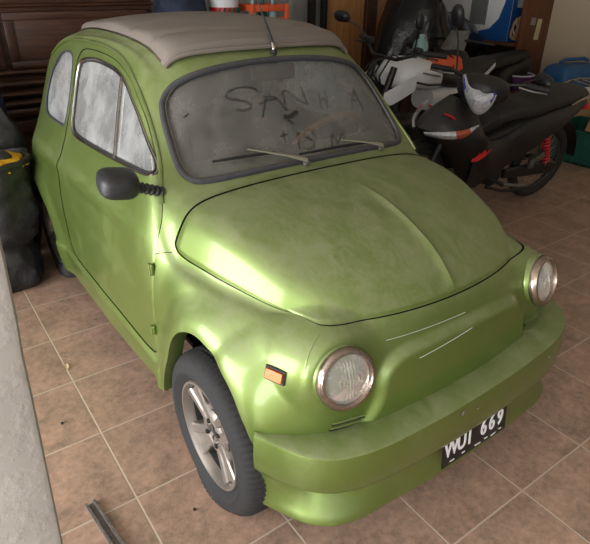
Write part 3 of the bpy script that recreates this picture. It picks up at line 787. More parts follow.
for sx in (-1, 1):
    x_ = sx * .27
    m = MB(); m.box((x_, .98, .44), (.44, .44, .14), bev=.05, seg=4)
    st = m.build('front_seat', M['seat'], Lm)
    MB().box((x_, 1.21, .70), (.42, .11, .52), rot=(math.radians(-14), 0, 0), bev=.05, seg=4).build('seat_back', M['seat'], st)
    mm = MB(); mm.box((x_, 1.30, 1.03), (.22, .07, .14), rot=(math.radians(-8), 0, 0), bev=.03, seg=4); mm.build('head_rest', M['seat'], st)
MB().box((0, 1.70, .62), (1.05, .12, .45), rot=(math.radians(-15), 0, 0), bev=.05, seg=3).box((0, 1.52, .42), (1.05, .38, .14), bev=.04).build('rear_bench', M['seat'], Lm)
MB().box((.02, .63, 1.185), (.19, .02, .055), rot=(math.radians(-8), 0, 0), bev=.01).tube([(.02, .64, 1.20), (.02, .66, 1.25)], .006).build('rear_view_mirror', M['black'], Lm)
from mathutils import noise as mnoise
# ------------------------------------------------------------ the garage
def tile_mat():
    m, nt, b = newmat('terracotta_tile'); N = nt.nodes; L = nt.links
    g = N.new('ShaderNodeNewGeometry')
    mp = N.new('ShaderNodeMapping'); mp.vector_type = 'TEXTURE'; mp.inputs['Location'].default_value = (-.8594574, .118846, 0); mp.inputs['Rotation'].default_value = (0, 0, .00286); mp.inputs['Scale'].default_value = (.3530617, .3530617, 1)
    L.new(g.outputs['Position'], mp.inputs[0])
    sp = N.new('ShaderNodeSeparateXYZ'); L.new(mp.outputs[0], sp.inputs[0])
    def mt(op, a, c=None, d=None):
        n = N.new('ShaderNodeMath'); n.operation = op
        for i, x in enumerate((a, c, d)):
            if x is None: continue
            if isinstance(x, (int, float)): n.inputs[i].default_value = x
            else: L.new(x, n.inputs[i])
        return n.outputs[0]
    ds = []
    for ax in 'XY':
        fr = mt('FRACT', sp.outputs[ax]); ds.append(mt('MINIMUM', fr, mt('SUBTRACT', 1, fr)))
    dm = mt('MINIMUM', *ds)
    gr = N.new('ShaderNodeMapRange'); gr.inputs[1].default_value = .0065; gr.inputs[2].default_value = .0105; gr.interpolation_type = 'SMOOTHSTEP'; L.new(dm, gr.inputs[0])
    fl = N.new('ShaderNodeVectorMath'); fl.operation = 'FLOOR'; L.new(mp.outputs[0], fl.inputs[0])
    wn_ = N.new('ShaderNodeTexWhiteNoise'); L.new(fl.outputs[0], wn_.inputs['Vector'])
    ad = N.new('ShaderNodeVectorMath'); ad.operation = 'MULTIPLY_ADD'; L.new(wn_.outputs['Color'], ad.inputs[0]); ad.inputs[1].default_value = (7, 7, 7); L.new(g.outputs['Position'], ad.inputs[2])
    def noise(sc, det, ro, v, dist=0):
        n = N.new('ShaderNodeTexNoise'); n.inputs['Scale'].default_value = sc; n.inputs['Detail'].default_value = det; n.inputs['Roughness'].default_value = ro; n.inputs['Distortion'].default_value = dist; L.new(v, n.inputs['Vector']); return n.outputs['Fac']
    n1 = noise(7, 6, .65, ad.outputs[0], .6); n2 = noise(45, 5, .7, ad.outputs[0]); n3 = noise(14, 8, .8, ad.outputs[0], 1.5)
    cr = N.new('ShaderNodeValToRGB'); cr.color_ramp.elements[0].position = .36; cr.color_ramp.elements[0].color = lin((128, 108, 92)); cr.color_ramp.elements[1].position = .64; cr.color_ramp.elements[1].color = lin((186, 151, 129))
    L.new(mt('ADD', mt('MULTIPLY', n1, .5), mt('MULTIPLY', n2, .5)), cr.inputs[0])
    # thin darker veins
    ve = N.new('ShaderNodeMapRange'); ve.inputs[1].default_value = .0; ve.inputs[2].default_value = .012; ve.inputs[3].default_value = .72; ve.inputs[4].default_value = 1; L.new(mt('ABSOLUTE', mt('SUBTRACT', n3, .5)), ve.inputs[0])
    vm = N.new('ShaderNodeMix'); vm.data_type = 'RGBA'; vm.blend_type = 'MULTIPLY'; vm.inputs['Factor'].default_value = 1; L.new(cr.outputs[0], vm.inputs['A'])
    cb = N.new('ShaderNodeCombineColor'); [L.new(ve.outputs[0], cb.inputs[i]) for i in range(3)]; L.new(cb.outputs[0], vm.inputs['B'])
    gm = N.new('ShaderNodeMix'); gm.data_type = 'RGBA'; gm.inputs['A'].default_value = lin((188, 168, 150)); L.new(gr.outputs[0], gm.inputs['Factor']); L.new(vm.outputs['Result'], gm.inputs['B'])
    L.new(gm.outputs['Result'], b.inputs['Base Color'])
    L.new(mt('ADD', .30, mt('MULTIPLY', n2, .25)), b.inputs['Roughness'])
    bp = N.new('ShaderNodeBump'); bp.inputs['Strength'].default_value = .5; bp.inputs['Distance'].default_value = .002
    L.new(mt('ADD', gr.outputs[0], mt('MULTIPLY', n2, .25)), bp.inputs['Height']); L.new(bp.outputs[0], b.inputs['Normal'])
    return m

def wood_mat(name, c0, c1, axis='X', sc=1., rough=.4, ring=9.):
    m, nt, b = newmat(name); N = nt.nodes; L = nt.links
    tc = N.new('ShaderNodeTexCoord'); mp = N.new('ShaderNodeMapping')
    s_ = {'X': (.35, 5, 5), 'Y': (5, .35, 5), 'Z': (5, 5, .35)}[axis]; mp.inputs['Scale'].default_value = tuple(v * sc for v in s_)
    L.new(tc.outputs['Object'], mp.inputs[0])
    no = N.new('ShaderNodeTexNoise'); no.inputs['Scale'].default_value = ring; no.inputs['Detail'].default_value = 7; no.inputs['Roughness'].default_value = .62; no.inputs['Distortion'].default_value = .5
    L.new(mp.outputs[0], no.inputs['Vector'])
    cr = N.new('ShaderNodeValToRGB'); cr.color_ramp.elements[0].position = .32; cr.color_ramp.elements[0].color = lin(c0); cr.color_ramp.elements[1].position = .68; cr.color_ramp.elements[1].color = lin(c1)
    L.new(no.outputs['Fac'], cr.inputs[0]); L.new(cr.outputs[0], b.inputs['Base Color']); b.inputs['Roughness'].default_value = rough
    bp = N.new('ShaderNodeBump'); bp.inputs['Strength'].default_value = .15; bp.inputs['Distance'].default_value = .004; L.new(no.outputs['Fac'], bp.inputs['Height']); L.new(bp.outputs[0], b.inputs['Normal'])
    return m
M['tile'] = tile_mat()
M['dark_wood'] = wood_mat('dark_brown_wood', (48, 29, 20), (84, 54, 38), 'X')
M['red_wood'] = wood_mat('reddish_shelf_wood', (88, 50, 30), (118, 70, 42), 'Z')
M['ply'] = wood_mat('orange_plywood', (150, 100, 58), (190, 138, 88), 'Z', .8)
M['plaster'] = mat('cream_plaster', (196, 178, 152), .85, scale=3, var=.06, bump=.1)
M['grey_wall'] = mat('grey_wall_paint', (165, 165, 162), .85, scale=4, var=.08)
M['ceiling'] = mat('white_ceiling', (215, 210, 200), .9, scale=4, var=.03)
def stucco():
    m, nt, b = newmat('grey_stucco'); N = nt.nodes; L = nt.links
    tc = N.new('ShaderNodeTexCoord'); b.inputs['Roughness'].default_value = .8
    n1 = N.new('ShaderNodeTexNoise'); n1.inputs['Scale'].default_value = 38; n1.inputs['Detail'].default_value = 5; n1.inputs['Roughness'].default_value = .55; L.new(tc.outputs['Object'], n1.inputs['Vector'])
    n2 = N.new('ShaderNodeTexNoise'); n2.inputs['Scale'].default_value = 9; n2.inputs['Detail'].default_value = 3; L.new(tc.outputs['Object'], n2.inputs['Vector'])
    mx = N.new('ShaderNodeMix'); mx.data_type = 'RGBA'; L.new(n2.outputs['Fac'], mx.inputs['Factor']); mx.inputs['A'].default_value = lin((156, 150, 142)); mx.inputs['B'].default_value = lin((178, 173, 166)); L.new(mx.outputs['Result'], b.inputs['Base Color'])
    mr = N.new('ShaderNodeMapRange'); mr.inputs[1].default_value = .45; mr.inputs[2].default_value = .7; L.new(n1.outputs['Fac'], mr.inputs[0])
    bp = N.new('ShaderNodeBump'); bp.inputs['Strength'].default_value = .4; bp.inputs['Distance'].default_value = .0025; L.new(mr.outputs[0], bp.inputs['Height']); L.new(bp.outputs[0], b.inputs['Normal'])
    return m
M['stucco'] = stucco()

WX, BY = 4.75, 3.75
struct('floor', *(lambda m: (m.V, m.F))(MB().box((.4, .2, -.05), (8.9, 7.3, .1))), M['tile'])
struct('ceiling', *(lambda m: (m.V, m.F))(MB().box((.4, .15, 2.75), (8.9, 7.4, .1))), M['ceiling'])
struct('wall_back', *(lambda m: (m.V, m.F))(MB().box((.4, BY + .05, 1.35), (8.9, .1, 2.7))), M['grey_wall'])
struct('wall_right', *(lambda m: (m.V, m.F))(MB().box((WX + .05, .1, 1.35), (.1, 7.3, 2.7))), M['plaster'])
struct('wall_far_left_unseen', *(lambda m: (m.V, m.F))(MB().box((-2.75, 2.65, 1.35), (.1, 2.2, 2.7))), M['grey_wall'])  # unseen wall, added for darker reflections in the car paint
struct('wall_front_unseen', *(lambda m: (m.V, m.F))(MB().box((1.9, -3.5, 1.35), (5.9, .1, 2.7))), M['grey_wall'])  # unseen wall behind the camera, added to darken the car's front
# jamb of the entrance at the photographer's left hand, bulging towards its foot
def jamb():
    y0, y1 = -.42, -.27
    E_ = JEDGE
    V = []; F = []
    G_ = []
    for z, x in E_:
        row = [(-1.9, y1, z), (-1.9, y0, z)]
        for t in np.linspace(0, 1, 12): row.append((-1.9 + (x - .012 + 1.9) * t, y0, z))
        row += [(x - .004, y0 + .003, z), (x, y0 + .012, z), (x, y1, z)]
        G_.append(row)
    m = MB().grid(G_, True); m.add(G_[0], [tuple(range(len(G_[0])))]); m.add(G_[-1], [tuple(range(len(G_[-1])))])
    return m
JEDGE = [(0, -1.150), (.3, -1.138), (.615, -1.122), (.818, -1.112), (.938, -1.106), (1.014, -1.103), (1.069, -1.0985), (1.165, -1.094), (1.25, -1.092), (2.0, -1.09), (2.7, -1.09)]
m = jamb(); struct('wall_left', m.V, m.F, M['stucco'], True)

# ------------------------------------------------------------ generic soft shapes
def blob(c, r, seed=0, amp=.12, fr=3., nu=40, nv=26, e=.8, fine=.03, crease=0.):
    G_ = []
    for i in range(nv + 1):
        ph = -PI / 2 + PI * i / nv; row = []
        for k in range(nu):
            a = 2 * PI * k / nu
            d = Vector((math.cos(ph) * math.cos(a), math.cos(ph) * math.sin(a), math.sin(ph)))
            p = Vector((math.copysign(abs(d.x) ** e, d.x) * r[0], math.copysign(abs(d.y) ** e, d.y) * r[1], math.copysign(abs(d.z) ** e, d.z) * r[2]))
            n_ = mnoise.noise(d * fr + Vector((seed * 7.1, seed, 0))); n2_ = mnoise.noise(d * fr * 3.2 + Vector((seed, 3, 1)))
            n3_ = 1 - abs(mnoise.noise(d * fr * 1.7 + Vector((seed * 3, 5, 2)))) * 2
            p = p * (1 + amp * n_ + fine * n2_ + crease * n3_)
            row.append(Vector(c) + p)
        G_.append(row)
    return MB().grid(G_, True)
def flatten(m, z0=0.0):
    m.V = [(v[0], v[1], max(v[2], z0)) for v in m.V]; return m
M['bag'] = mat('black_bag_fabric', (24, 23, 25), .6, scale=25, var=.3, bump=.6, dust=.12)
M['gloss_black'] = mat('black_plastic_sheet', (18, 18, 20), .22, scale=14, var=.3, bump=.9)
M['yellow'] = mat('yellow_cloth', (214, 160, 22), .7, scale=30, var=.2, bump=.3)
M['navy'] = mat('navy_cloth', (38, 46, 66), .8, scale=20, var=.3, bump=.4)
M['orange'] = mat('orange_nylon', (226, 96, 52), .6, scale=25, var=.12, bump=.3)
M['teal'] = mat('pale_teal_plastic', (140, 178, 178), .45, scale=20)
M['white'] = mat('white_plastic', (232, 233, 235), .35, scale=8, var=.08)
M['blue'] = mat('blue_plastic', (28, 84, 148), .4, scale=8, var=.1)
M['cooler_blue'] = mat('faded_blue_plastic', (42, 92, 140), .5, scale=12, var=.15)
M['green_crate'] = mat('dark_green_plastic', (24, 84, 72), .5, scale=12, var=.15)
M['purple'] = mat('purple_plastic', (92, 48, 96), .4)
M['red'] = mat('red_plastic', (205, 36, 40), .4)
M['grey_plastic'] = mat('grey_plastic', (120, 122, 124), .5)
M['tan'] = mat('tan_rope', (190, 162, 118), .8, scale=60, var=.2)
M['wire_grey'] = mat('grey_cable', (150, 148, 140), .6)
M['paper'] = mat('yellowed_paper', (205, 196, 150), .8)
M['rusty'] = mat('dark_stained_metal', (112, 104, 98), .55, metal=.3, scale=160, var=.9, bump=.5)
# ------------------------------------------------------------ back of the garage, left: long dark wooden sideboard
sb = thing('wooden_sideboard', 'large dark brown wooden furniture panel with horizontal mouldings behind the car', 'furniture', (-.5, 3.3, 0))
X0, X1, FY = -2.2, .66, 3.30
MB().box(((X0 + X1) / 2, FY + .2, 1.0), (X1 - X0, .36, 2.0), bev=.004).build('cabinet_body', M['dark_wood'], sb)
for a, b_ in ((X0 + .04, -1.30), (-1.26, -.46), (-.42, X1 - .06)):
    w_ = b_ - a
    f = MB(); f.box(((a + b_) / 2, FY + .008, 1.075), (w_, .03, .37), bev=.004)
    p = f.build('door_panel', M['dark_wood'], sb)
    g = MB()
    for z in (.925, 1.235): g.box(((a + b_) / 2, FY - .014, z), (w_, .02, .05), bev=.006)
    for x in (a + .03, b_ - .03): g.box((x, FY - .014, 1.08), (.06, .02, .26), bev=.006)
    g.build('door_frame', M['dark_wood'], p)
for z, h_, d in ((1.30, .025, .03), (.875, .04, .035), (.80, .05, .05), (.735, .045, .075), (.67, .05, .06), (.60, .07, .03)):
    MB().tube([(X0, FY + .01, z), (X1, FY + .01, z)], d, 12, flat=h_ / d * .55, up=(0, 0, 1)).build('moulding', M['dark_wood'], sb)
MB().box(((X0 + X1) / 2, FY - .0, .50), (X1 - X0, .05, .09), bev=.006).build('plinth_rail', M['dark_wood'], sb)
MB().box(((X0 + X1) / 2, FY + .0, 1.60), (X1 - X0, .03, .50), bev=.006).build('upper_panel', M['dark_wood'], sb)
for x in (X0 + .05, -.9, X1 - .05): MB().box((x, FY + .02, .23), (.09, .09, .46), bev=.006).build('leg', M['dark_wood'], sb)

# bags between the jamb and the car
t = thing('open_black_bag', 'tall black fabric sack standing open by the rear wheel, yellow cloth showing inside', 'bag', (-.90, 1.80, 0))
G_ = []
cx, cy = -.885, 1.86
for i in range(30):
    z = .0 + .665 * i / 29; row = []
    rr0 = np.interp(z, [0, .05, .18, .24, .30, .45, .58, .665], [.12, .175, .165, .128, .18, .212, .203, .20])
    for k in range(56):
        a = 2 * PI * k / 56; n_ = mnoise.noise(Vector((math.cos(a) * 1.6, math.sin(a) * 1.6, z * 4))) + .4 * mnoise.noise(Vector((math.cos(a) * 5, math.sin(a) * 5, z * 9)))
        r_ = rr0 * (1 + .15 * n_ + .08 * (1 - 2 * abs(mnoise.noise(Vector((math.cos(a) * 2.4 + 3, math.sin(a) * 2.4, z * 13))))) + .02 * math.sin(14 * z + 3 * math.cos(a)))
        row.append((cx + r_ * 1.0 * math.cos(a), cy + r_ * .95 * math.sin(a), z + .012 * n_ * (z > .6)))
    G_.append(row)
top = G_[-1]
rim = [[(cx + (p[0] - cx) * f, cy + (p[1] - cy) * f, p[2] + dz) for p in top] for f, dz in ((1.05, .012), (1.04, .03), (.96, .032), (.90, .01), (.86, -.06), (.80, -.14))]
MB().grid(G_ + rim, True).add(G_[0], [tuple(range(56))]).build('sack', M['bag'], t)
ye = blob((cx, cy - .005, .668), (.176, .168, .030), 3, .25, 4.2, crease=.08); yo = ye.build('yellow_lining', M['yellow'], t)
tag_ = MB(); b2 = blob((cx + .075, cy - .03, .690), (.055, .055, .034), 5, .06)
o = b2.build('dark_bundle', M['bag']); tag(o, 'round dark bundle lying on the yellow cloth in the open sack', 'bundle')
o = blob((-.82, 2.27, .42), (.225, .20, .44), 11, .14, 2.4, crease=.03); flatten(o); o = o.build('black_bag', M['bag']); tag(o, 'slumped grey-black sack behind the open sack, reaching up to the car window sill', 'bag')
o = blob((-.79, 2.80, .52), (.20, .20, .53), 17, .12, 2.6, crease=.03); flatten(o); o = o.build('black_bag', M['navy']); tag(o, 'tallest dark blue-black bundle against the wooden furniture, cut by the left picture edge', 'bag')
# metal strip and litter on the tiles
m = MB(); d = Vector((.06, -.55, 0)).normalized(); s_ = Vector((d.y, -d.x, 0)) * -1
a0 = Vector((-.990, .178, .0))
prof = [(-.017, .0), (-.017, .014), (-.009, .014), (-.0085, .003), (.0085, .003), (.009, .014), (.017, .014), (.017, 0)]
m.grid([[a0 + d * t_ + s_ * p[0] + Vector((0, 0, p[1] + .0005)) for p in prof] for t_ in np.linspace(0, .42, 14)], True)
o = m.build('metal_channel', M['rusty']); tag(o, 'short grimy metal channel lying on the tiles near the foot of the wall', 'metal strip')
for (x, y, r, lab) in ((-.86, .92, .012, 'dry leaf fragment on the tile left of the car sill'),):
    G_ = [[(x + r * 1.8 * (u - .5) * (1 - abs(v - .5)) + .006 * v, y + .03 * v, .003 + .008 * (u - .5) ** 2 + .006 * v * v) for u in np.linspace(0, 1, 6)] for v in np.linspace(0, 1, 6)]
    o = MB().grid(G_).build('leaf', M['tan']); tag(o, lab, 'leaf')
for k, (x, y, lab) in enumerate(((-.965, .60, 'tiny dark crumb on the tile beside the grout line'), (-.725, -.03, 'black pebble on the tile beside the deflated front tyre'))):
    o = blob((x, y, .004), (.005, .005, .004), 30 + k, .2).build('pebble', M['black']); tag(o, lab, 'pebble')

# ------------------------------------------------------------ back wall, middle
o = MB().box((2.86, 3.62, 1.1), (.50, .03, 2.2), bev=.002).build('plywood_board', M['ply']); tag(o, 'tall sheet of orange plywood standing against the back wall', 'board')
o = MB().box((3.195, 3.60, 1.1), (.14, .06, 2.2), bev=.004).build('dark_post', M['dark_wood']); tag(o, 'wide dark timber post right of the plywood sheet', 'post')
o = MB().box((3.38, 3.64, 1.1), (.13, .03, 2.2), bev=.002).build('plywood_strip', M['ply']); tag(o, 'narrow plywood strip between the dark post and the covered motorcycle', 'board')
o = MB().box((2.39, 3.56, 1.1), (.07, .05, 2.2), bev=.004).build('dark_post', M['black']); tag(o, 'black upright post farther left of the plywood sheet', 'post')
o = MB().box((2.54, 3.56, 1.1), (.055, .05, 2.2), bev=.004).build('dark_post', M['black']); tag(o, 'black upright post directly beside the plywood sheet', 'post')
m = MB().box((1.93, 3.3, .98), (.05, .03, 2.0), rot=(math.radians(-12), math.radians(14), 0), bev=.006)
o = m.build('metal_rail', M['wire_grey']); tag(o, 'slanted pale metal rail leaning on the grey back wall', 'rail')
# low table behind the car that carries the small stuff
tb = thing('storage_table', 'plain table behind the car holding clothes, bucket and crate', 'table', (1.15, 3.25, 0))
MB().box((1.22, 3.28, 1.0), (1.05, .55, .04), bev=.006).build('table_top', M['dark_wood'], tb)
for x in (.74, 1.70):
    for y in (3.05, 3.51): MB().box((x, y, .49), (.05, .05, .98), bev=.004).build('leg', M['dark_wood'], tb)
o = blob((.86, 3.22, 1.225), (.19, .16, .19), 41, .2, 2.8, crease=.05).build('dark_jacket', M['navy']); tag(o, 'folded navy jacket heaped behind the car roof', 'clothes')
M['bucket_print'] = mat('printed_label_red', (200, 40, 44), .4, scale=9, var=.3)
bk = thing('paint_bucket', 'white bucket with red and green printed band behind the canvas roof', 'bucket', (1.24, 3.22, 1.02))
Fb = frame((1.24, 3.22, 1.02), (0, 0, 1))
MB().lathe([(0, 0), (.105, 0), (.125, .34), (.130, .35), (.130, .37), (0, .375)], Fb, 40).build('bucket_body', M['white'], bk)
MB().lathe([(.1155, .17), (.1205, .25)], Fb, 40).build('red_band', M['bucket_print'], bk)
mb = MB()
for k in range(7):
    a = -PI / 2 - .9 + k * .3; mb.tube([Fb @ Vector((.1225 * math.cos(a), .1225 * math.sin(a), .20)), Fb @ Vector((.1235 * math.cos(a + .16), .1235 * math.sin(a + .16), .245))], .008, 6)
mb.build('green_marks', M['green_crate'], bk)
cr = thing('drink_crate', 'orange crate with teal bottles inside, behind the radio aerial', 'crate', (1.60, 3.22, 1.02))
m = MB(); W_ = .34
for z in (1.06, 1.16, 1.26):
    for s_ in (-1, 1): m.box((1.60, 3.22 + s_ * .13, z), (W_, .012, .05), bev=.003); m.box((1.60 + s_ * W_ / 2, 3.22, z), (.012, .26, .05), bev=.003)
for sx in (-1, 1):
    for sy in (-1, 1): m.box((1.60 + sx * W_ / 2, 3.22 + sy * .13, 1.155), (.03, .03, .27), bev=.004)
m.box((1.60, 3.22, 1.03), (W_, .26, .012)); m.build('crate_frame', M['orange'], cr)
for k, x in enumerate((1.50, 1.60, 1.70)):
    o = MB().lathe([(0, 0), (.036, 0), (.038, .02), (.038, .18), (.015, .24), (.014, .29), (0, .29)], frame((x, 3.20, 1.037), (0, 0, 1)), 24).build('bottle', M['teal'] if k != 1 else M['green_crate'])
    tag(o, ('left teal bottle standing in the orange crate', 'middle darker green bottle standing in the orange crate', 'right teal bottle standing in the orange crate')[k], 'bottle', 'bottles in the orange crate')

# ------------------------------------------------------------ shelf unit on the right wall
su = thing('shelf_unit', 'open reddish wooden shelving against the cream wall, two paper tags on its end', 'shelf', (4.45, 3.0, 0))
PY = 2.50
ep = MB().box((4.50, PY, 1.0), (.49, .03, 2.0), rot=(0, math.radians(0), 0), bev=.003).build('end_panel', M['red_wood'], su)
MB().box((4.55, PY - .017, 1.03), (.075, .003, .20), rot=(0, math.radians(4), 0)).build('paper_tag', M['paper'], su)
MB().box((4.44, PY - .0175, 1.11), (.075, .003, .07), rot=(0, math.radians(4), 0)).build('paper_tag', M['wire_grey'], su)
MB().box((4.50, 3.70, 1.0), (.49, .03, 2.0), bev=.003).build('end_panel', M['red_wood'], su)
MB().box((4.735, 3.1, 1.0), (.02, 1.2, 2.0)).build('back_panel', M['dark_wood'], su)
for z in (.06, .46, .885, 1.55): MB().box((4.49, 3.10, z), (.46, 1.17, .03), bev=.002).build('shelf', M['red_wood'], su)
# blue and white box on the shelf with cable coil in front
bx = thing('boxed_appliance', 'large white box with blue wave print standing on the shelf behind the cable coil', 'box', (4.5, 3.05, .9))
MB().box((4.50, 3.15, 1.22), (.36, .95, .63), bev=.006).build('box_body', M['white'], bx)
# blue print on the long face (towards -x) and the end (towards -y)
P_ = [(2.676, .903), (3.62, .903), (3.62, .97), (3.4, .96), (3.1, .97), (2.92, 1.02), (2.82, 1.12), (2.77, 1.28), (2.76, 1.534), (2.676, 1.534)]
m = MB(); m.add([(4.3185, y, z) for y, z in P_], [tuple(range(len(P_)))]); m.add([(4.3185, 2.676, .903), (4.3185, 2.676, 1.534), (4.68, 2.6735, 1.534), (4.68, 2.6735, .903)], [])
m.build('blue_wave_print', M['blue'], bx)
MB().add([(4.32, 2.6735, .903), (4.68, 2.6735, .903), (4.68, 2.6735, 1.534), (4.32, 2.6735, 1.534)], [(0, 1, 2, 3)]).build('blue_end_print', M['blue'], bx)
MB().add([(4.318, 2.98, 1.05), (4.318, 3.2, 1.05), (4.318, 3.2, 1.3), (4.318, 2.98, 1.3)], [(0, 1, 2, 3)]).build('grey_picture', M['grey_plastic'], bx)
m = MB()
for k in range(9):
    rx = .06 + .006 * (k % 4); rz = .105 + .008 * (k % 3); x_ = 4.375 + .012 * (k % 3) + .004 * k; y_ = 2.60 - .007 * k + .03
    m.tube([(x_ + rx * math.cos(a) + .01 * math.sin(3 * a + k), y_ + .012 * math.sin(a * 2 + k), 1.03 + rz * math.sin(a)) for a in np.linspace(0, 2 * PI, 33)[:-1]], .0065, 7, closed=True)
o = m.build('cable_coil', M['tan']); tag(o, 'coil of tan rope and cable hanging at the left of the shelf end panel', 'cable')
o = MB().box((4.42, 2.63, 1.33), (.06, .09, .20), bev=.01).build('power_strip', M['wire_grey']); tag(o, 'grey box above the coil of cable on the shelf', 'adapter')
specs = [((4.40, 2.72, .57), (.12, .12, .10), 'gloss_black', 'shiny black bundle on the middle shelf nearest the end panel', 51),
         ((4.42, 3.02, .60), (.14, .13, .12), 'bag', 'grey-black cloth heap at the centre of the middle shelf', 52),
         ((4.42, 3.36, .59), (.14, .16, .11), 'navy', 'dark blue cloth heap at the far end of the middle shelf', 53),
         ((4.44, 2.74, .73), (.10, .10, .05), 'wire_grey', 'pale grey rag lying on top of the shiny black bundle', 54),
         ((4.40, 2.75, .20), (.14, .15, .12), 'gloss_black', 'black bundle on the bottom shelf', 55)]
for c_, r_, mm, lab, sd in specs:
    o = blob(c_, r_, sd, .2, 3, crease=.05).build('cloth_bundle', M[mm]); tag(o, lab, 'bundle')
o = blob((4.30, 2.66, .515), (.05, .04, .035), 56, .2).build('yellow_rag', M['yellow']); tag(o, 'small yellow rag on the front edge of the middle shelf', 'rag')

# right: green crate, cooler on a carton, purple bowl, tin
def crate(c, s_, rz):
    t = thing('plastic_crate', 'dark green plastic crate on the floor behind the black motorcycle', 'crate')
    m = MB(); x, y, z = s_; T_ = .012
    m.box((0, 0, .01), (x, y, .02), bev=.004)
    for sx in (-1, 1): m.box((sx * (x / 2 - T_ / 2), 0, z / 2), (T_, y, z), bev=.003)
    for sy in (-1, 1): m.box((0, sy * (y / 2 - T_ / 2), z / 2), (x, T_, z), bev=.003)
    for zz in (z - .012, z * .62, z * .3):
        for sy in (-1, 1): m.box((0, sy * (y / 2 + .004), zz), (x + .01, .014, .016), bev=.003)
        for sx in (-1, 1): m.box((sx * (x / 2 + .004), 0, zz), (.014, y + .01, .016), bev=.003)
    m.build('crate_body', M['green_crate'], t)
    r = MB()
    for k in range(-3, 4):
        for sy in (-1, 1): r.box((k * x / 7.5, sy * (y / 2 + .005), z / 2), (.012, .012, z * .96), bev=.002)
        for sx in (-1, 1): r.box((sx * (x / 2 + .005), k * y / 7.5, z / 2), (.012, .012, z * .96), bev=.002)
    r.build('ribs', M['green_crate'], t)
    t.location = c; t.rotation_euler = (0, 0, rz); return t
crate((4.10, 1.46, 0), (.62, .55, .30), 0)
o = MB().box((4.44, 1.95, .219), (.56, .30, .438), bev=.01).build('carton', M['tan']); tag(o, 'pale cardboard carton under the blue cooler', 'carton')
cl = thing('cool_box', 'cool box with blue lid and white body standing near the cream wall', 'cool box')
m = MB(); G_ = []
for z, a, b_ in ((0, .26, .155), (.03, .275, .165), (.20, .29, .175), (.22, .285, .17)):
    G_.append([(a * math.copysign(abs(math.cos(t_)) ** .35, math.cos(t_)), b_ * math.copysign(abs(math.sin(t_)) ** .35, math.sin(t_)), z) for t_ in np.linspace(0, 2 * PI, 49)[:-1]])
m.grid(G_, True); m.add(G_[0], [tuple(range(48))]); m.build('cooler_body', M['white'], cl)
m = MB(); G_ = []
for z, a, b_ in ((.13, .292, .178), (.20, .302, .186), (.25, .30, .184), (.31, .27, .155), (.335, .24, .12), (.345, .12, .06)):
    G_.append([(a * math.copysign(abs(math.cos(t_)) ** .35, math.cos(t_)), b_ * math.copysign(abs(math.sin(t_)) ** .35, math.sin(t_)), z - (0 if z > .14 else .05 * (math.cos(t_) < -.6))) for t_ in np.linspace(0, 2 * PI, 49)[:-1]])
m.grid(G_, True); m.add(G_[-1], [tuple(range(48))]); m.build('cooler_lid', M['cooler_blue'], cl)
MB().tube([(-.22, -.0, .36), (-.15, 0, .385), (.15, 0, .385), (.22, 0, .36)], .018, 10).build('lid_handle', M['cooler_blue'], cl)
MB().lathe([(.022, 0), (.020, .012), (0, .014)], frame((-.303, -.07, .10), (-1, 0, 0)), 20).build('drain_cap', M['white'], cl)
cl.scale = (.92, .92, .95); cl.location = (4.43, 1.94, .44); cl.rotation_euler = (0, 0, math.radians(-8))
pb = MB().lathe([(0, 0), (.10, 0), (.15, .10), (.155, .14), (.148, .14), (.14, .10), (0, .02)], frame((4.10, 2.31, .50), (0, 0, 1)), 36).build('purple_tub', M['purple']); tag(pb, 'purple tub with a white rim left of the cool box', 'tub')
MB().lathe([(.157, .135), (.162, .143), (.150, .148), (.146, .14)], frame((4.10, 2.31, .50), (0, 0, 1)), 36).build('white_rim', M['white'], pb)
o = MB().box((4.09, 2.31, .25), (.30, .28, .49), bev=.01).build('carton', M['red_wood']); tag(o, 'brown box standing under the purple tub', 'carton')
tn = MB().lathe([(0, 0), (.09, 0), (.09, .18), (.07, .20), (0, .205)], frame((4.12, 1.36, .03), (0, 0, 1)), 30).build('tin_can', M['steel']); tag(tn, 'pale metal tin standing inside the green crate', 'tin')
o = MB().box((4.06, 1.40, .345), (.62, .10, .02), rot=(0, math.radians(-4), math.radians(24)), bev=.003).build('wooden_plank', M['ply']); tag(o, 'light wooden plank lying across the green crate', 'plank')

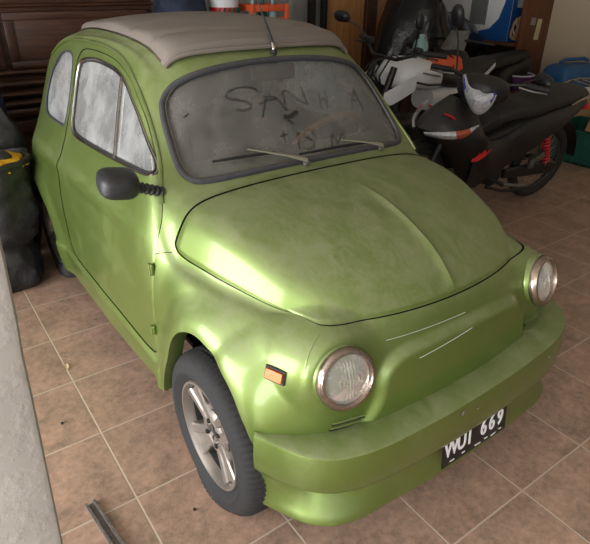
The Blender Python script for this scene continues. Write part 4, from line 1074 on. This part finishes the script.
# ------------------------------------------------------------ motorcycles
def ring(c, w, h, e=.7, n=28, tilt=0., lo=1.):
    """closed section in the Y/Z plane at x = c[0]"""
    R_ = []
    for k in range(n):
        a = 2 * PI * k / n; ca, sa = math.cos(a), math.sin(a)
        y = w * math.copysign(abs(ca) ** e, ca); z = h * math.copysign(abs(sa) ** e, sa) * (lo if sa < 0 else 1)
        R_.append((c[0] + z * tilt, c[1] + y, c[2] + z))
    return R_
def loftx(secs, caps=True):
    m = MB(); m.grid(secs, True)
    if caps: m.add(secs[0], [tuple(range(len(secs[0])))]); m.add(secs[-1], [tuple(range(len(secs[-1])))])
    return m
def interp_secs(keys, n=24, **kw):
    K = np.array(keys, float); C_ = catmull(K, 6)
    return [ring((r[0], r[1], r[2]), max(r[3], .003), max(r[4], .003), n=n, **kw) for r in C_]
def moto_wheel(parent, x, y, r, name, rimc, thick=.042, spokes=18, cast=False):
    Fw = frame((x, y, r), (0, 1, 0), (0, 0, 1))
    n = 72; V = []; F = []; k2 = 14
    for i in range(n):
        a = 2 * PI * i / n
        for k in range(k2):
            b_ = 2 * PI * k / k2; rr2 = (r - thick) + thick * math.cos(b_) - (.003 if (i % 3 == 0 and math.cos(b_) > .6) else 0)
            V.append(Fw @ Vector((rr2 * math.cos(a), rr2 * math.sin(a), thick * .95 * math.sin(b_))))
    for i in range(n):
        for k in range(k2): F.append((i * k2 + k, i * k2 + (k + 1) % k2, ((i + 1) % n) * k2 + (k + 1) % k2, ((i + 1) % n) * k2 + k))
    w_ = mk(name, V, F, M['black_rubber'], parent)
    ri = r - thick * 1.75
    MB().lathe([(ri + .012, -.026), (ri, -.022), (ri - .008, -.008), (ri - .008, .008), (ri, .022), (ri + .012, .026)], Fw, 56).build('rim', rimc, w_)
    m = MB()
    if cast:
        for i in range(5):
            a = 2 * PI * i / 5; m.tube([Fw @ Vector((.03 * math.cos(a), .03 * math.sin(a), 0)), Fw @ Vector((ri * math.cos(a + .2), ri * math.sin(a + .2), 0))], [.02, .012], 8, flat=.7)
    else:
        for i in range(spokes * 2):
            a = 2 * PI * i / (spokes * 2); s_ = 1 if i % 2 else -1
            m.tube([Fw @ Vector((.035 * math.cos(a + s_ * .9), .035 * math.sin(a + s_ * .9), s_ * .03)), Fw @ Vector((ri * math.cos(a), ri * math.sin(a), 0))], .0022, 5, caps=False)
    m.build('spokes', rimc, w_)
    MB().lathe([(0, -.055), (.045, -.05), (.055, -.03), (.055, .03), (.045, .05), (0, .055)], Fw, 28).build('hub', M['steel'], w_)
    return w_

def mirror_part(parent, base, head, nrm, w_=.062, h_=.042):
    base = Vector(base); head = Vector(head)
    Mh = frame(head, nrm, (0, 0, 1)); G_ = []
    for z, s_ in ((.006, .93), (0, 1), (-.012, .98), (-.028, .8), (-.036, .5), (-.038, .1)):
        G_.append([Mh @ Vector((h_ * s_ * math.copysign(abs(math.sin(a)) ** .8, math.sin(a)), w_ * s_ * math.copysign(abs(math.cos(a)) ** .8, math.cos(a)), z)) for a in np.linspace(0, 2 * PI, 33)[:-1]])
    m = MB().grid(G_, True); m.add(G_[-1], [tuple(range(32))])
    o = m.build('rear_view_mirror', M['black'], parent)
    MB().add(G_[0], [tuple(range(32))]).build('mirror_glass', M['chrome'], o)
    md = base.lerp(head, .5) + Vector((0, 0, .015))
    MB().tube([base, md, head - Vector(nrm).normalized() * .02], .0055, 8).build('mirror_stalk', M['black'], o)
    return o

# black underbone motorcycle
mo = thing('black_motorcycle', 'black underbone motorcycle with red wing emblem and red shock absorber, parked beside the car', 'motorcycle')
rw = moto_wheel(mo, -.62, 0, .285, 'rear_wheel', M['alloy'], .038)
fw = moto_wheel(mo, .62, 0, .280, 'front_wheel', M['alloy'], .034)
for s_ in (-1, 1):
    MB().tube([(.62, s_ * .075, .28), (.50, s_ * .075, .60), (.47, s_ * .06, .70)], [.024, .022, .018], 12).build('fork', M['black'], mo)
    sh = MB().tube([(-.56, s_ * .115, .31), (-.44, s_ * .115, .58)], .010, 10).build('shock_absorber', M['steel'], mo)
    d0, d1 = Vector((-.545, s_ * .115, .345)), Vector((-.455, s_ * .115, .55))
    ax_ = (d1 - d0).normalized(); Fs_ = frame(d0, ax_); L_ = (d1 - d0).length
    MB().tube([Fs_ @ Vector((.023 * math.cos(t_), .023 * math.sin(t_), L_ * t_ / (16 * PI))) for t_ in np.linspace(0, 16 * PI, 130)], .0065, 7).build('red_spring', M['red'], sh)
    MB().tube([(-.20, s_ * .09, .30), (-.64, s_ * .09, .285)], [.022, .017], 10, flat=1.4).build('swingarm', M['black'], mo)
# front fender
G_ = []
for t_ in np.linspace(-.5, 1.9, 16):
    G_.append([(.62 + (.30 + .0 * u * u) * math.cos(t_ + .55) * 1.0, u * .055, .28 + (.305 - .022 * u * u) * math.sin(t_ + .55)) for u in np.linspace(-1, 1, 9)])
MB().grid(G_).build('front_fender', M['black'], mo)
# leg shield / front cowl: faceted beak with wide wings
def quadstrip(name, rows, mm, parent): return MB().grid(rows).build(name, mm, parent)
for s_ in (-1, 1):
    rows = []
    for z, xe, yo, xo in ((.86, .44, .035, .40), (.80, .52, .09, .41), (.735, .60, .155, .40), (.675, .65, .205, .38), (.625, .62, .215, .35), (.55, .50, .205, .30), (.46, .40, .195, .24), (.36, .33, .17, .20), (.27, .26, .12, .17)):
        rows.append([(xe, 0, z), (xe - (xe - xo) * .18, s_ * yo * .42, z - .004), (xe - (xe - xo) * .5, s_ * yo * .8, z - .008), (xo, s_ * yo, z - .012), (xo - .10, s_ * yo * .97, z - .004), (xo - .13, s_ * yo * .75, z)])
    MB().grid(rows).build('leg_shield', M['black'], mo)
    # position lamp strip
    L_ = MB(); a = [(.635, s_ * .035, .660), (.565, s_ * .130, .686), (.470, s_ * .196, .712), (.380, s_ * .220, .745)]; b_ = [(.625, s_ * .045, .640), (.550, s_ * .145, .645), (.460, s_ * .212, .672), (.376, s_ * .226, .738)]
    c1 = catmull(a, 5); c2 = catmull(b_, 5); off = np.array([.014, s_ * .014, .006])
    rows = [[tuple(p * (1 - t_) + q * t_ + off * (.6 + .8 * math.sin(PI * t_))) for t_ in np.linspace(0, 1, 6)] for p, q in zip(c1, c2)]
    lp = L_.grid(rows).build('position_lamp', M['clear_lamp'], mo)
    MB().grid([[tuple(np.array(p) + off * .15) for p in r] for r in rows[8:13]]).build('amber_section', mat('amber_lamp_section', (170, 80, 50), .3), lp)
    MB().tube([(.535, s_ * .075, .775), (.50, s_ * .105, .765), (.475, s_ * .115, .75)], .006, 6).build('red_accent', M['red'], mo)
    # side fairing from shield to seat
    rows = []
    for x, z0, z1, y in ((.30, .30, .66, .185), (.20, .26, .62, .175), (.08, .30, .56, .15), (-.06, .34, .58, .14), (-.22, .42, .66, .15), (-.42, .52, .70, .15), (-.62, .60, .73, .125), (-.84, .68, .76, .07)):
        rows.append([(x, s_ * (y - .03), z1 + .01), (x, s_ * y, z1 - .02), (x, s_ * (y + .008), (z0 + z1) / 2), (x, s_ * y, z0 + .02), (x, s_ * (y - .03), z0)])
    rows = [[tuple(p) for p in r] for r in catmull([np.array(r).ravel() for r in rows], 4).reshape(-1, 5, 3)]
    MB().grid(rows).build('side_fairing', M['black'], mo)
    # red wing emblem
    W_ = [(1.35 * a_, 1.35 * b_) for a_, b_ in [(0, 0), (.030, .004), (.062, .026), (.088, .062), (.066, .044), (.060, .058), (.040, .034), (.034, .044), (.018, .020), (.004, .016)]]
    Fe = frame((.345, s_ * .214, .50), (.35, s_ * .93, .12), (-s_ * .93 if False else -.93, s_ * .35, 0)) if s_ > 0 else frame((.345, s_ * .214, .50), (.35, s_ * .93, .12), (.93, -.35, 0))
    MB().prism(W_, Fe, -.004, .004).build('wing_emblem', M['red'], mo)
    MB().tube([(.02, s_ * .12, .30), (.0, s_ * .24, .295)], .014, 10).build('foot_peg', M['black_rubber'], mo)
# centre body under the seat
loftx(interp_secs([(.30, 0, .56, .06, .05), (.15, 0, .50, .07, .07), (0, 0, .50, .09, .10), (-.2, 0, .58, .12, .10), (-.45, 0, .64, .12, .09), (-.7, 0, .70, .09, .06), (-.88, 0, .76, .04, .03)])).build('frame_cover', M['black'], mo)
# seat
M['seat_vinyl'] = mat('grained_seat_vinyl', (38, 37, 36), .55, scale=120, var=.15, bump=.2)
loftx(interp_secs([(.06, 0, .66, .05, .02), (.02, 0, .69, .085, .045), (-.10, 0, .725, .115, .055), (-.26, 0, .735, .135, .055), (-.38, 0, .765, .14, .06), (-.55, 0, .785, .135, .055), (-.72, 0, .79, .11, .045), (-.82, 0, .79, .06, .03), (-.85, 0, .79, .02, .012)], e=.62)).build('seat', M['seat_vinyl'], mo)
loftx(interp_secs([(.19, 0, .60, .045, .03), (.12, 0, .63, .07, .05), (.04, 0, .66, .085, .055), (-.02, 0, .68, .08, .05)], e=.5)).build('fuel_cover', M['black'], mo)
# engine, chain case, kickstand, exhaust
en = loftx(interp_secs([(.28, 0, .34, .05, .05), (.22, 0, .34, .075, .07), (.08, 0, .32, .095, .085), (-.05, 0, .31, .10, .10), (-.16, 0, .31, .08, .08)], e=.6)).build('engine', M['steel'], mo)
for k in range(5): MB().box((.25 + .02 * k, 0, .345), (.006, .14, .13), bev=.002).build('cooling_fin', M['steel'], en)
MB().lathe([(.075, -.01), (.075, .012), (.06, .02), (0, .022)], frame((-.03, .10, .30), (0, 1, 0)), 28).build('engine_cover', M['black'], en)
loftx(interp_secs([(-.14, .105, .30, .014, .035), (-.35, .105, .295, .014, .045), (-.6, .105, .29, .014, .05), (-.68, .105, .285, .012, .03)], e=.7)).build('chain_case', M['black'], mo)
MB().tube([(.02, .12, .23), (-.12, .14, .19), (-.26, .155, .18)], [.012, .011, .013], 10).build('kickstand', M['black'], mo)
MB().tube([(-.10, .13, .245), (-.17, .19, .245), (-.27, .20, .235)], [.012, .014, .017], 10).build('passenger_peg', M['steel'], mo)
MB().box((-.42, .14, .40), (.09, .03, .05), rot=(0, .5, 0), bev=.008).box((-.36, .14, .36), (.05, .03, .07), bev=.01).build('peg_bracket', M['steel'], mo)
MB().tube([(.2, -.06, .26), (.1, -.14, .18), (-.2, -.15, .2), (-.35, -.16, .25), (-.85, -.17, .36)], [.016, .018, .02, .04, .042], 14).build('exhaust', M['steel'], mo)
# tail, rack, rear fender, lamp
m = MB()
for s_ in (-1, 1): m.tube([(-.60, s_ * .12, .745), (-.75, s_ * .13, .80), (-.92, s_ * .11, .835), (-1.02, s_ * .06, .84), (-1.03, 0, .84)], .0085, 8)
for x in (-.86, -.94): m.tube([(x, -.11, .83), (x, .11, .83)], .0065, 8)
m.build('rear_rack', M['chrome'], mo)
G_ = [[(-.62 - .33 * math.cos(t_), u * (.06), .285 + (.35 - .02 * u * u) * math.sin(t_)) for u in np.linspace(-1, 1, 7)] for t_ in np.linspace(.05, 1.5, 12)]
MB().grid(G_).build('rear_fender', M['black'], mo)
MB().box((-.90, 0, .685), (.06, .10, .05), bev=.015).build('tail_lamp', M['red'], mo)
for s_ in (-1, 1): MB().tube([(-.90, s_ * .07, .68), (-.91, s_ * .16, .68)], [.012, .026], 12).build('rear_indicator', M['amber'], mo)
# handlebar group, turned to the bike's left
hb_o = Vector((.29, .10, 0)); hr = Matrix.Rotation(math.radians(33), 4, 'Z')
def H(p): return hb_o + hr @ Vector(p)
def Hm(m): m.V = [tuple(H(v)) for v in m.V]; return m
hc = loftx(interp_secs([(-.10, 0, .93, .03, .02), (-.06, 0, .93, .12, .05), (0, 0, .92, .16, .075), (.06, 0, .905, .13, .08), (.10, 0, .90, .08, .07), (.12, 0, .895, .03, .04)], e=.8)); Hm(hc); hc = hc.build('handlebar_cowl', M['black'], mo)
# headlamp: kite-shaped clear lens with blue corners
K = catmull([(0, .050, 0), (.045, .046, 0), (.096, .062, 0), (.078, -.005, 0), (.05, -.050, 0), (.018, -.075, 0), (-.018, -.075, 0), (-.05, -.050, 0), (-.078, -.005, 0), (-.096, .062, 0), (-.045, .046, 0)], 4, True)
def hlp(y, z, b_):
    y *= 1.2; z *= 1.15; y, z = y * .97 - z * .2, z * .97 - y * -.2 * -1
    return H((.135 + b_ - abs(y) * .35 - max(0, z) * .45, y, .885 + z))
rows = []
for f, b_ in ((0, .03), (.4, .026), (.7, .018), (.9, .008), (1, 0), (1.02, -.03)):
    rows.append([hlp(p[0] * f, p[1] * f, b_) for p in K])
hl = MB().grid(rows, True).build('headlamp', M['clear_lamp'], mo)
for s_ in (-1, 1):
    MB().add([hlp(s_ * .060, .036, .018), hlp(s_ * .076, .004, .016), hlp(s_ * .096, .062, .006), hlp(s_ * .08, .052, .012)], [(0, 1, 2, 3)]).build('blue_corner', mat('blue_lamp_corner', (60, 66, 150), .2), hl)
m = MB(); m.tube([H((-.10, -.36, .955)), H((-.07, -.22, .965)), H((-.02, -.08, .945)), H((-.02, .08, .945)), H((-.07, .22, .965)), H((-.10, .36, .955))], .011, 10); hb = m.build('handlebar', M['black'], mo)
for s_ in (-1, 1):
    MB().tube([H((-.072, s_ * .235, .965)), H((-.10, s_ * .36, .955)), H((-.101, s_ * .365, .955))], [.017, .017, .019], 14).build('grip', M['black_rubber'], hb)
    MB().tube([H((-.03, s_ * .20, .955)), H((-.02, s_ * .28, .95)), H((-.06, s_ * .36, .945))], [.008, .006, .006], 8).build('brake_lever', M['steel'], hb)
mirror_part(hb, H((-.04, -.19, .97)), H((-.12, -.27, 1.25)), (-1, .1, .25), .052, .075)
mirror_part(hb, H((-.06, .20, .97)), H((-.26, .31, .965)), (-.55, .2, -.4), .085, .040)
mo.location = (2.09, 1.19, 0); mo.rotation_euler = (math.radians(-8), 0, math.radians(173)); mo.scale = (.98, 1.0, 1.02)

# white motorcycle behind
mw = thing('white_motorcycle', 'motorcycle with white fuel tank and bare black handlebar, standing behind the black motorcycle', 'motorcycle')
moto_wheel(mw, -.66, 0, .30, 'rear_wheel', M['black'], .055, cast=True); moto_wheel(mw, .68, 0, .30, 'front_wheel', M['black'], .048, cast=True)
tk = loftx(interp_secs([(-.12, 0, .80, .08, .05), (-.08, 0, .82, .12, .08), (.02, 0, .85, .155, .10), (.15, 0, .87, .175, .105), (.27, 0, .875, .17, .095), (.36, 0, .865, .13, .075), (.41, 0, .85, .06, .04)], e=.72)).build('fuel_tank', M['white'], mw)
MB().lathe([(.035, 0), (.035, .01), (.028, .014), (0, .015)], frame((.16, 0, .974), (0, 0, 1)), 24).build('fuel_cap', M['chrome'], tk)
for s_ in (-1, 1):
    rows = [[(x, s_ * (y + .006), z0) for z0 in np.linspace(za, zb, 4)] for x, y, za, zb in ((.30, .172, .80, .90), (.40, .165, .76, .88), (.50, .15, .72, .84), (.56, .12, .72, .80))]
    MB().grid(rows).build('tank_shroud', M['white'], mw)
    MB().tube([(.02, s_ * .163, .865), (.12, s_ * .178, .885), (.24, s_ * .176, .91)], .006, 6).build('tank_lettering', M['grey_plastic'], tk)
    MB().tube([(-.02, s_ * .15, .80), (.15, s_ * .172, .82), (.33, s_ * .165, .86)], .008, 6).build('tank_stripe', M['black'], tk)
    MB().tube([(.68, s_ * .09, .30), (.48, s_ * .09, .86), (.45, s_ * .09, .95)], [.027, .024, .022], 12).build('fork', M['black'], mw)
    MB().tube([(-.66, s_ * .10, .30), (-.15, s_ * .09, .38)], .022, 10).build('swingarm', M['black'], mw)
loftx(interp_secs([(-.02, 0, .84, .07, .03), (-.10, 0, .83, .11, .05), (-.28, 0, .79, .135, .06), (-.45, 0, .80, .14, .06), (-.65, 0, .84, .12, .05), (-.85, 0, .88, .07, .03)], e=.65)).build('seat', M['seat_vinyl'], mw)
loftx(interp_secs([(-.05, 0, .66, .10, .08), (-.3, 0, .68, .12, .08), (-.6, 0, .75, .11, .06), (-.9, 0, .84, .05, .03)], e=.7)).build('tail_cover', M['white'], mw)
loftx(interp_secs([(.38, 0, .45, .09, .12), (.2, 0, .42, .14, .16), (0, 0, .40, .14, .15), (-.2, 0, .42, .1, .12)], e=.6)).build('engine', M['black'], mw)
hw_ = MB().tube([(.30, .36, 1.06), (.38, .24, 1.06), (.46, .10, 1.00), (.46, -.10, 1.00), (.38, -.24, 1.06), (.30, -.36, 1.06)], .012, 10).build('handlebar', M['black'], mw)
for s_ in (-1, 1):
    MB().tube([(.37, s_ * .25, 1.06), (.295, s_ * .37, 1.06)], .018, 12).build('grip', M['black_rubber'], hw_)
    MB().box((.39, s_ * .21, 1.065), (.05, .06, .05), bev=.012).build('switch_box', M['black'], hw_)
    MB().tube([(.43, s_ * .20, 1.055), (.42, s_ * .30, 1.05), (.37, s_ * .36, 1.04)], .006, 8).build('lever', M['black'], hw_)
mirror_part(hw_, (.40, .19, 1.07), (.44, .23, 1.25), (-1, 0, .1), .022, .05)
mirror_part(hw_, (.40, -.19, 1.07), (.50, -.38, 1.20), (-1, 0, .35), .07, .038)
m = MB()
for k in range(4): m.tube([(.42, .12 - .05 * k, 1.0), (.55, .14 - .06 * k, 1.05 - .03 * k), (.58, .08 - .05 * k, .90), (.46, .02, .78)], .006, 7)
m.build('brake_cables', M['black'], mw)
mw.location = (2.14, 1.90, 0); mw.rotation_euler = (math.radians(-5), 0, math.radians(186)); mw.scale = (1.04, 1.04, 1.02)

# covered motorcycle and things piled on it
cm = thing('covered_motorcycle', 'motorcycle hidden under glossy black plastic sheeting at the back', 'motorcycle')
moto_wheel(cm, -.62, 0, .30, 'rear_wheel', M['black'], .05, cast=True); moto_wheel(cm, .64, 0, .30, 'front_wheel', M['black'], .045, cast=True)
sec = interp_secs([(-.95, 0, .62, .10, .16), (-.85, 0, .66, .20, .28), (-.6, 0, .70, .26, .38), (-.3, 0, .72, .30, .42), (0, 0, .76, .33, .46), (.22, 0, .84, .38, .52), (.42, 0, .92, .40, .52), (.62, 0, .84, .28, .45), (.80, 0, .66, .16, .32), (.90, 0, .52, .07, .18)], n=56, e=.85)
V2 = []
for i, r_ in enumerate(sec):
    row = []
    for k, p in enumerate(r_):
        c_ = Vector((p[0], 0, .75)); v = Vector(p); d = v - c_
        n_ = mnoise.noise(Vector((p[0] * 3, p[1] * 5, p[2] * 5))) ; n2_ = 1 - 2 * abs(mnoise.noise(Vector((p[0] * 6 + 4, p[1] * 9, p[2] * 3))))
        row.append(c_ + d * (1 + .08 * n_ + .05 * n2_))
    V2.append(row)
loftx(V2).build('plastic_sheeting', M['gloss_black'], cm)
cm.scale = (.82, .9, 1.02); cm.location = (3.52, 3.02, 0); cm.rotation_euler = (0, 0, math.radians(181))
# scooter body in front of the cover: dark faring, fly screen
sc = thing('dark_scooter', 'black scooter with smoked fly screen wedged between the two other motorcycles', 'scooter')
moto_wheel(sc, -.55, 0, .25, 'rear_wheel', M['black'], .05, cast=True); moto_wheel(sc, .60, 0, .25, 'front_wheel', M['black'], .045, cast=True)
loftx(interp_secs([(.60, 0, .72, .05, .06), (.52, 0, .74, .14, .14), (.42, 0, .74, .19, .20), (.32, 0, .72, .20, .22), (.26, 0, .66, .17, .22)], e=.75)).build('front_fairing', M['black'], sc)
loftx(interp_secs([(.26, 0, .36, .15, .10), (0, 0, .33, .16, .08), (-.2, 0, .42, .16, .16), (-.4, 0, .55, .17, .20), (-.7, 0, .62, .15, .16), (-.9, 0, .70, .08, .08)], e=.7)).build('rear_body', M['black'], sc)
loftx(interp_secs([(-.12, 0, .72, .10, .03), (-.3, 0, .76, .14, .05), (-.6, 0, .79, .14, .05), (-.82, 0, .82, .08, .03)], e=.65)).build('seat', M['seat_vinyl'], sc)
M['screen'] = glass_mat('smoked_fly_screen', dirt_glint=(.30, .29, .26), amount=.55, tint=(.5, .5, .48))
rows = [[(.50 - .14 * t_ - .10 * u * u, u * (.15 - .05 * t_), .86 + .22 * t_) for u in np.linspace(-1, 1, 11)] for t_ in np.linspace(0, 1, 8)]
MB().grid(rows).build('fly_screen', M['screen'], sc)
MB().tube([(.22, .34, .98), (.32, .15, 1.0), (.32, -.15, 1.0), (.22, -.34, .98)], .012, 10).build('handlebar', M['black'], sc)
MB().box((.50, .08, .875), (.03, .04, .02), bev=.004).build('orange_marker', M['orange'], sc)
sc.location = (3.50, 2.42, 0); sc.rotation_euler = (0, 0, math.radians(182))
o = MB().box((2.40, 2.13, .40), (.16, .13, .80), bev=.006).build('tall_carton', M['dark_wood']); tag(o, 'tall narrow dark box between the two motorcycles carrying the teal jug', 'box')
# orange bag and teal bottle
ob = blob((2.50, 1.93, .855), (.13, .13, .10), 61, .16, 2.4, e=.7, crease=.03); t = thing('orange_bag', 'bright orange nylon bag resting on the motorcycles, with a black strap', 'bag', (2.50, 1.93, .76))
ob.build('bag_body', M['orange'], t)
MB().tube([(2.46, 1.80, .78), (2.44, 1.79, .86), (2.49, 1.84, .94), (2.54, 1.94, .965)], .012, 8, flat=.35).build('strap', M['black_rubber'], t)
tbm = MB().lathe([(0, 0), (.055, 0), (.060, .02), (.060, .22), (.05, .25), (.022, .27), (.022, .30), (0, .305)], frame((2.40, 2.12, .80), (.05, 0, 1)), 28); o = tbm.build('teal_bottle', M['teal']); tag(o, 'pale teal plastic jug standing between the handlebars', 'jug')
MB().box((2.425, 2.062, .92), (.06, .004, .10), rot=(0, 0, .4)).build('brown_label', M['tan'], o)
# ------------------------------------------------------------ camera, light
cam = bpy.data.cameras.new('camera'); co = bpy.data.objects.new('camera', cam); COL.objects.link(co)
yaw, pitch, roll = 0.6218524, 0.4948291, 0.0126392
f_ = Vector((math.sin(yaw) * math.cos(pitch), math.cos(yaw) * math.cos(pitch), -math.sin(pitch)))
r_ = Vector((math.cos(yaw), -math.sin(yaw), 0)); u_ = r_.cross(f_)
r2 = math.cos(roll) * r_ + math.sin(roll) * u_; u2 = -math.sin(roll) * r_ + math.cos(roll) * u_
Mc = Matrix((r2, u2, -f_)).transposed().to_4x4(); Mc.translation = (-1.160036, -1.170303, 1.503017)
co.matrix_world = Mc
cam.sensor_fit = 'HORIZONTAL'; cam.sensor_width = 36; cam.lens = 550.095 * 36 / 590; cam.clip_start = .05; cam.clip_end = 100
S.camera = co
S.view_settings.view_transform = 'Standard'; S.view_settings.look = 'None'; S.view_settings.gamma = 1; S.view_settings.exposure = .25
w = bpy.data.worlds.new('daylight'); S.world = w; w.use_nodes = True
bg = w.node_tree.nodes['Background']; bg.inputs[0].default_value = (.88, .94, 1, 1); bg.inputs[1].default_value = .8
def area(name, loc, tgt, sx, sy, power, col=(1, 1, 1)):
    l = bpy.data.lights.new(name, 'AREA'); l.shape = 'RECTANGLE'; l.size = sx; l.size_y = sy; l.energy = power; l.color = col
    o = bpy.data.objects.new(name, l); COL.objects.link(o); o.location = loc
    o.rotation_euler = (Vector(tgt) - Vector(loc)).to_track_quat('-Z', 'Y').to_euler(); return o
area('open_side_daylight', (-4.2, .2, 1.0), (0, .6, .5), 5.0, 1.8, 330, (.96, .98, 1))
area('entrance_daylight', (-2.4, -3.0, 1.9), (0, .2, .6), 1.8, 1.6, 26, (1, .98, .95))
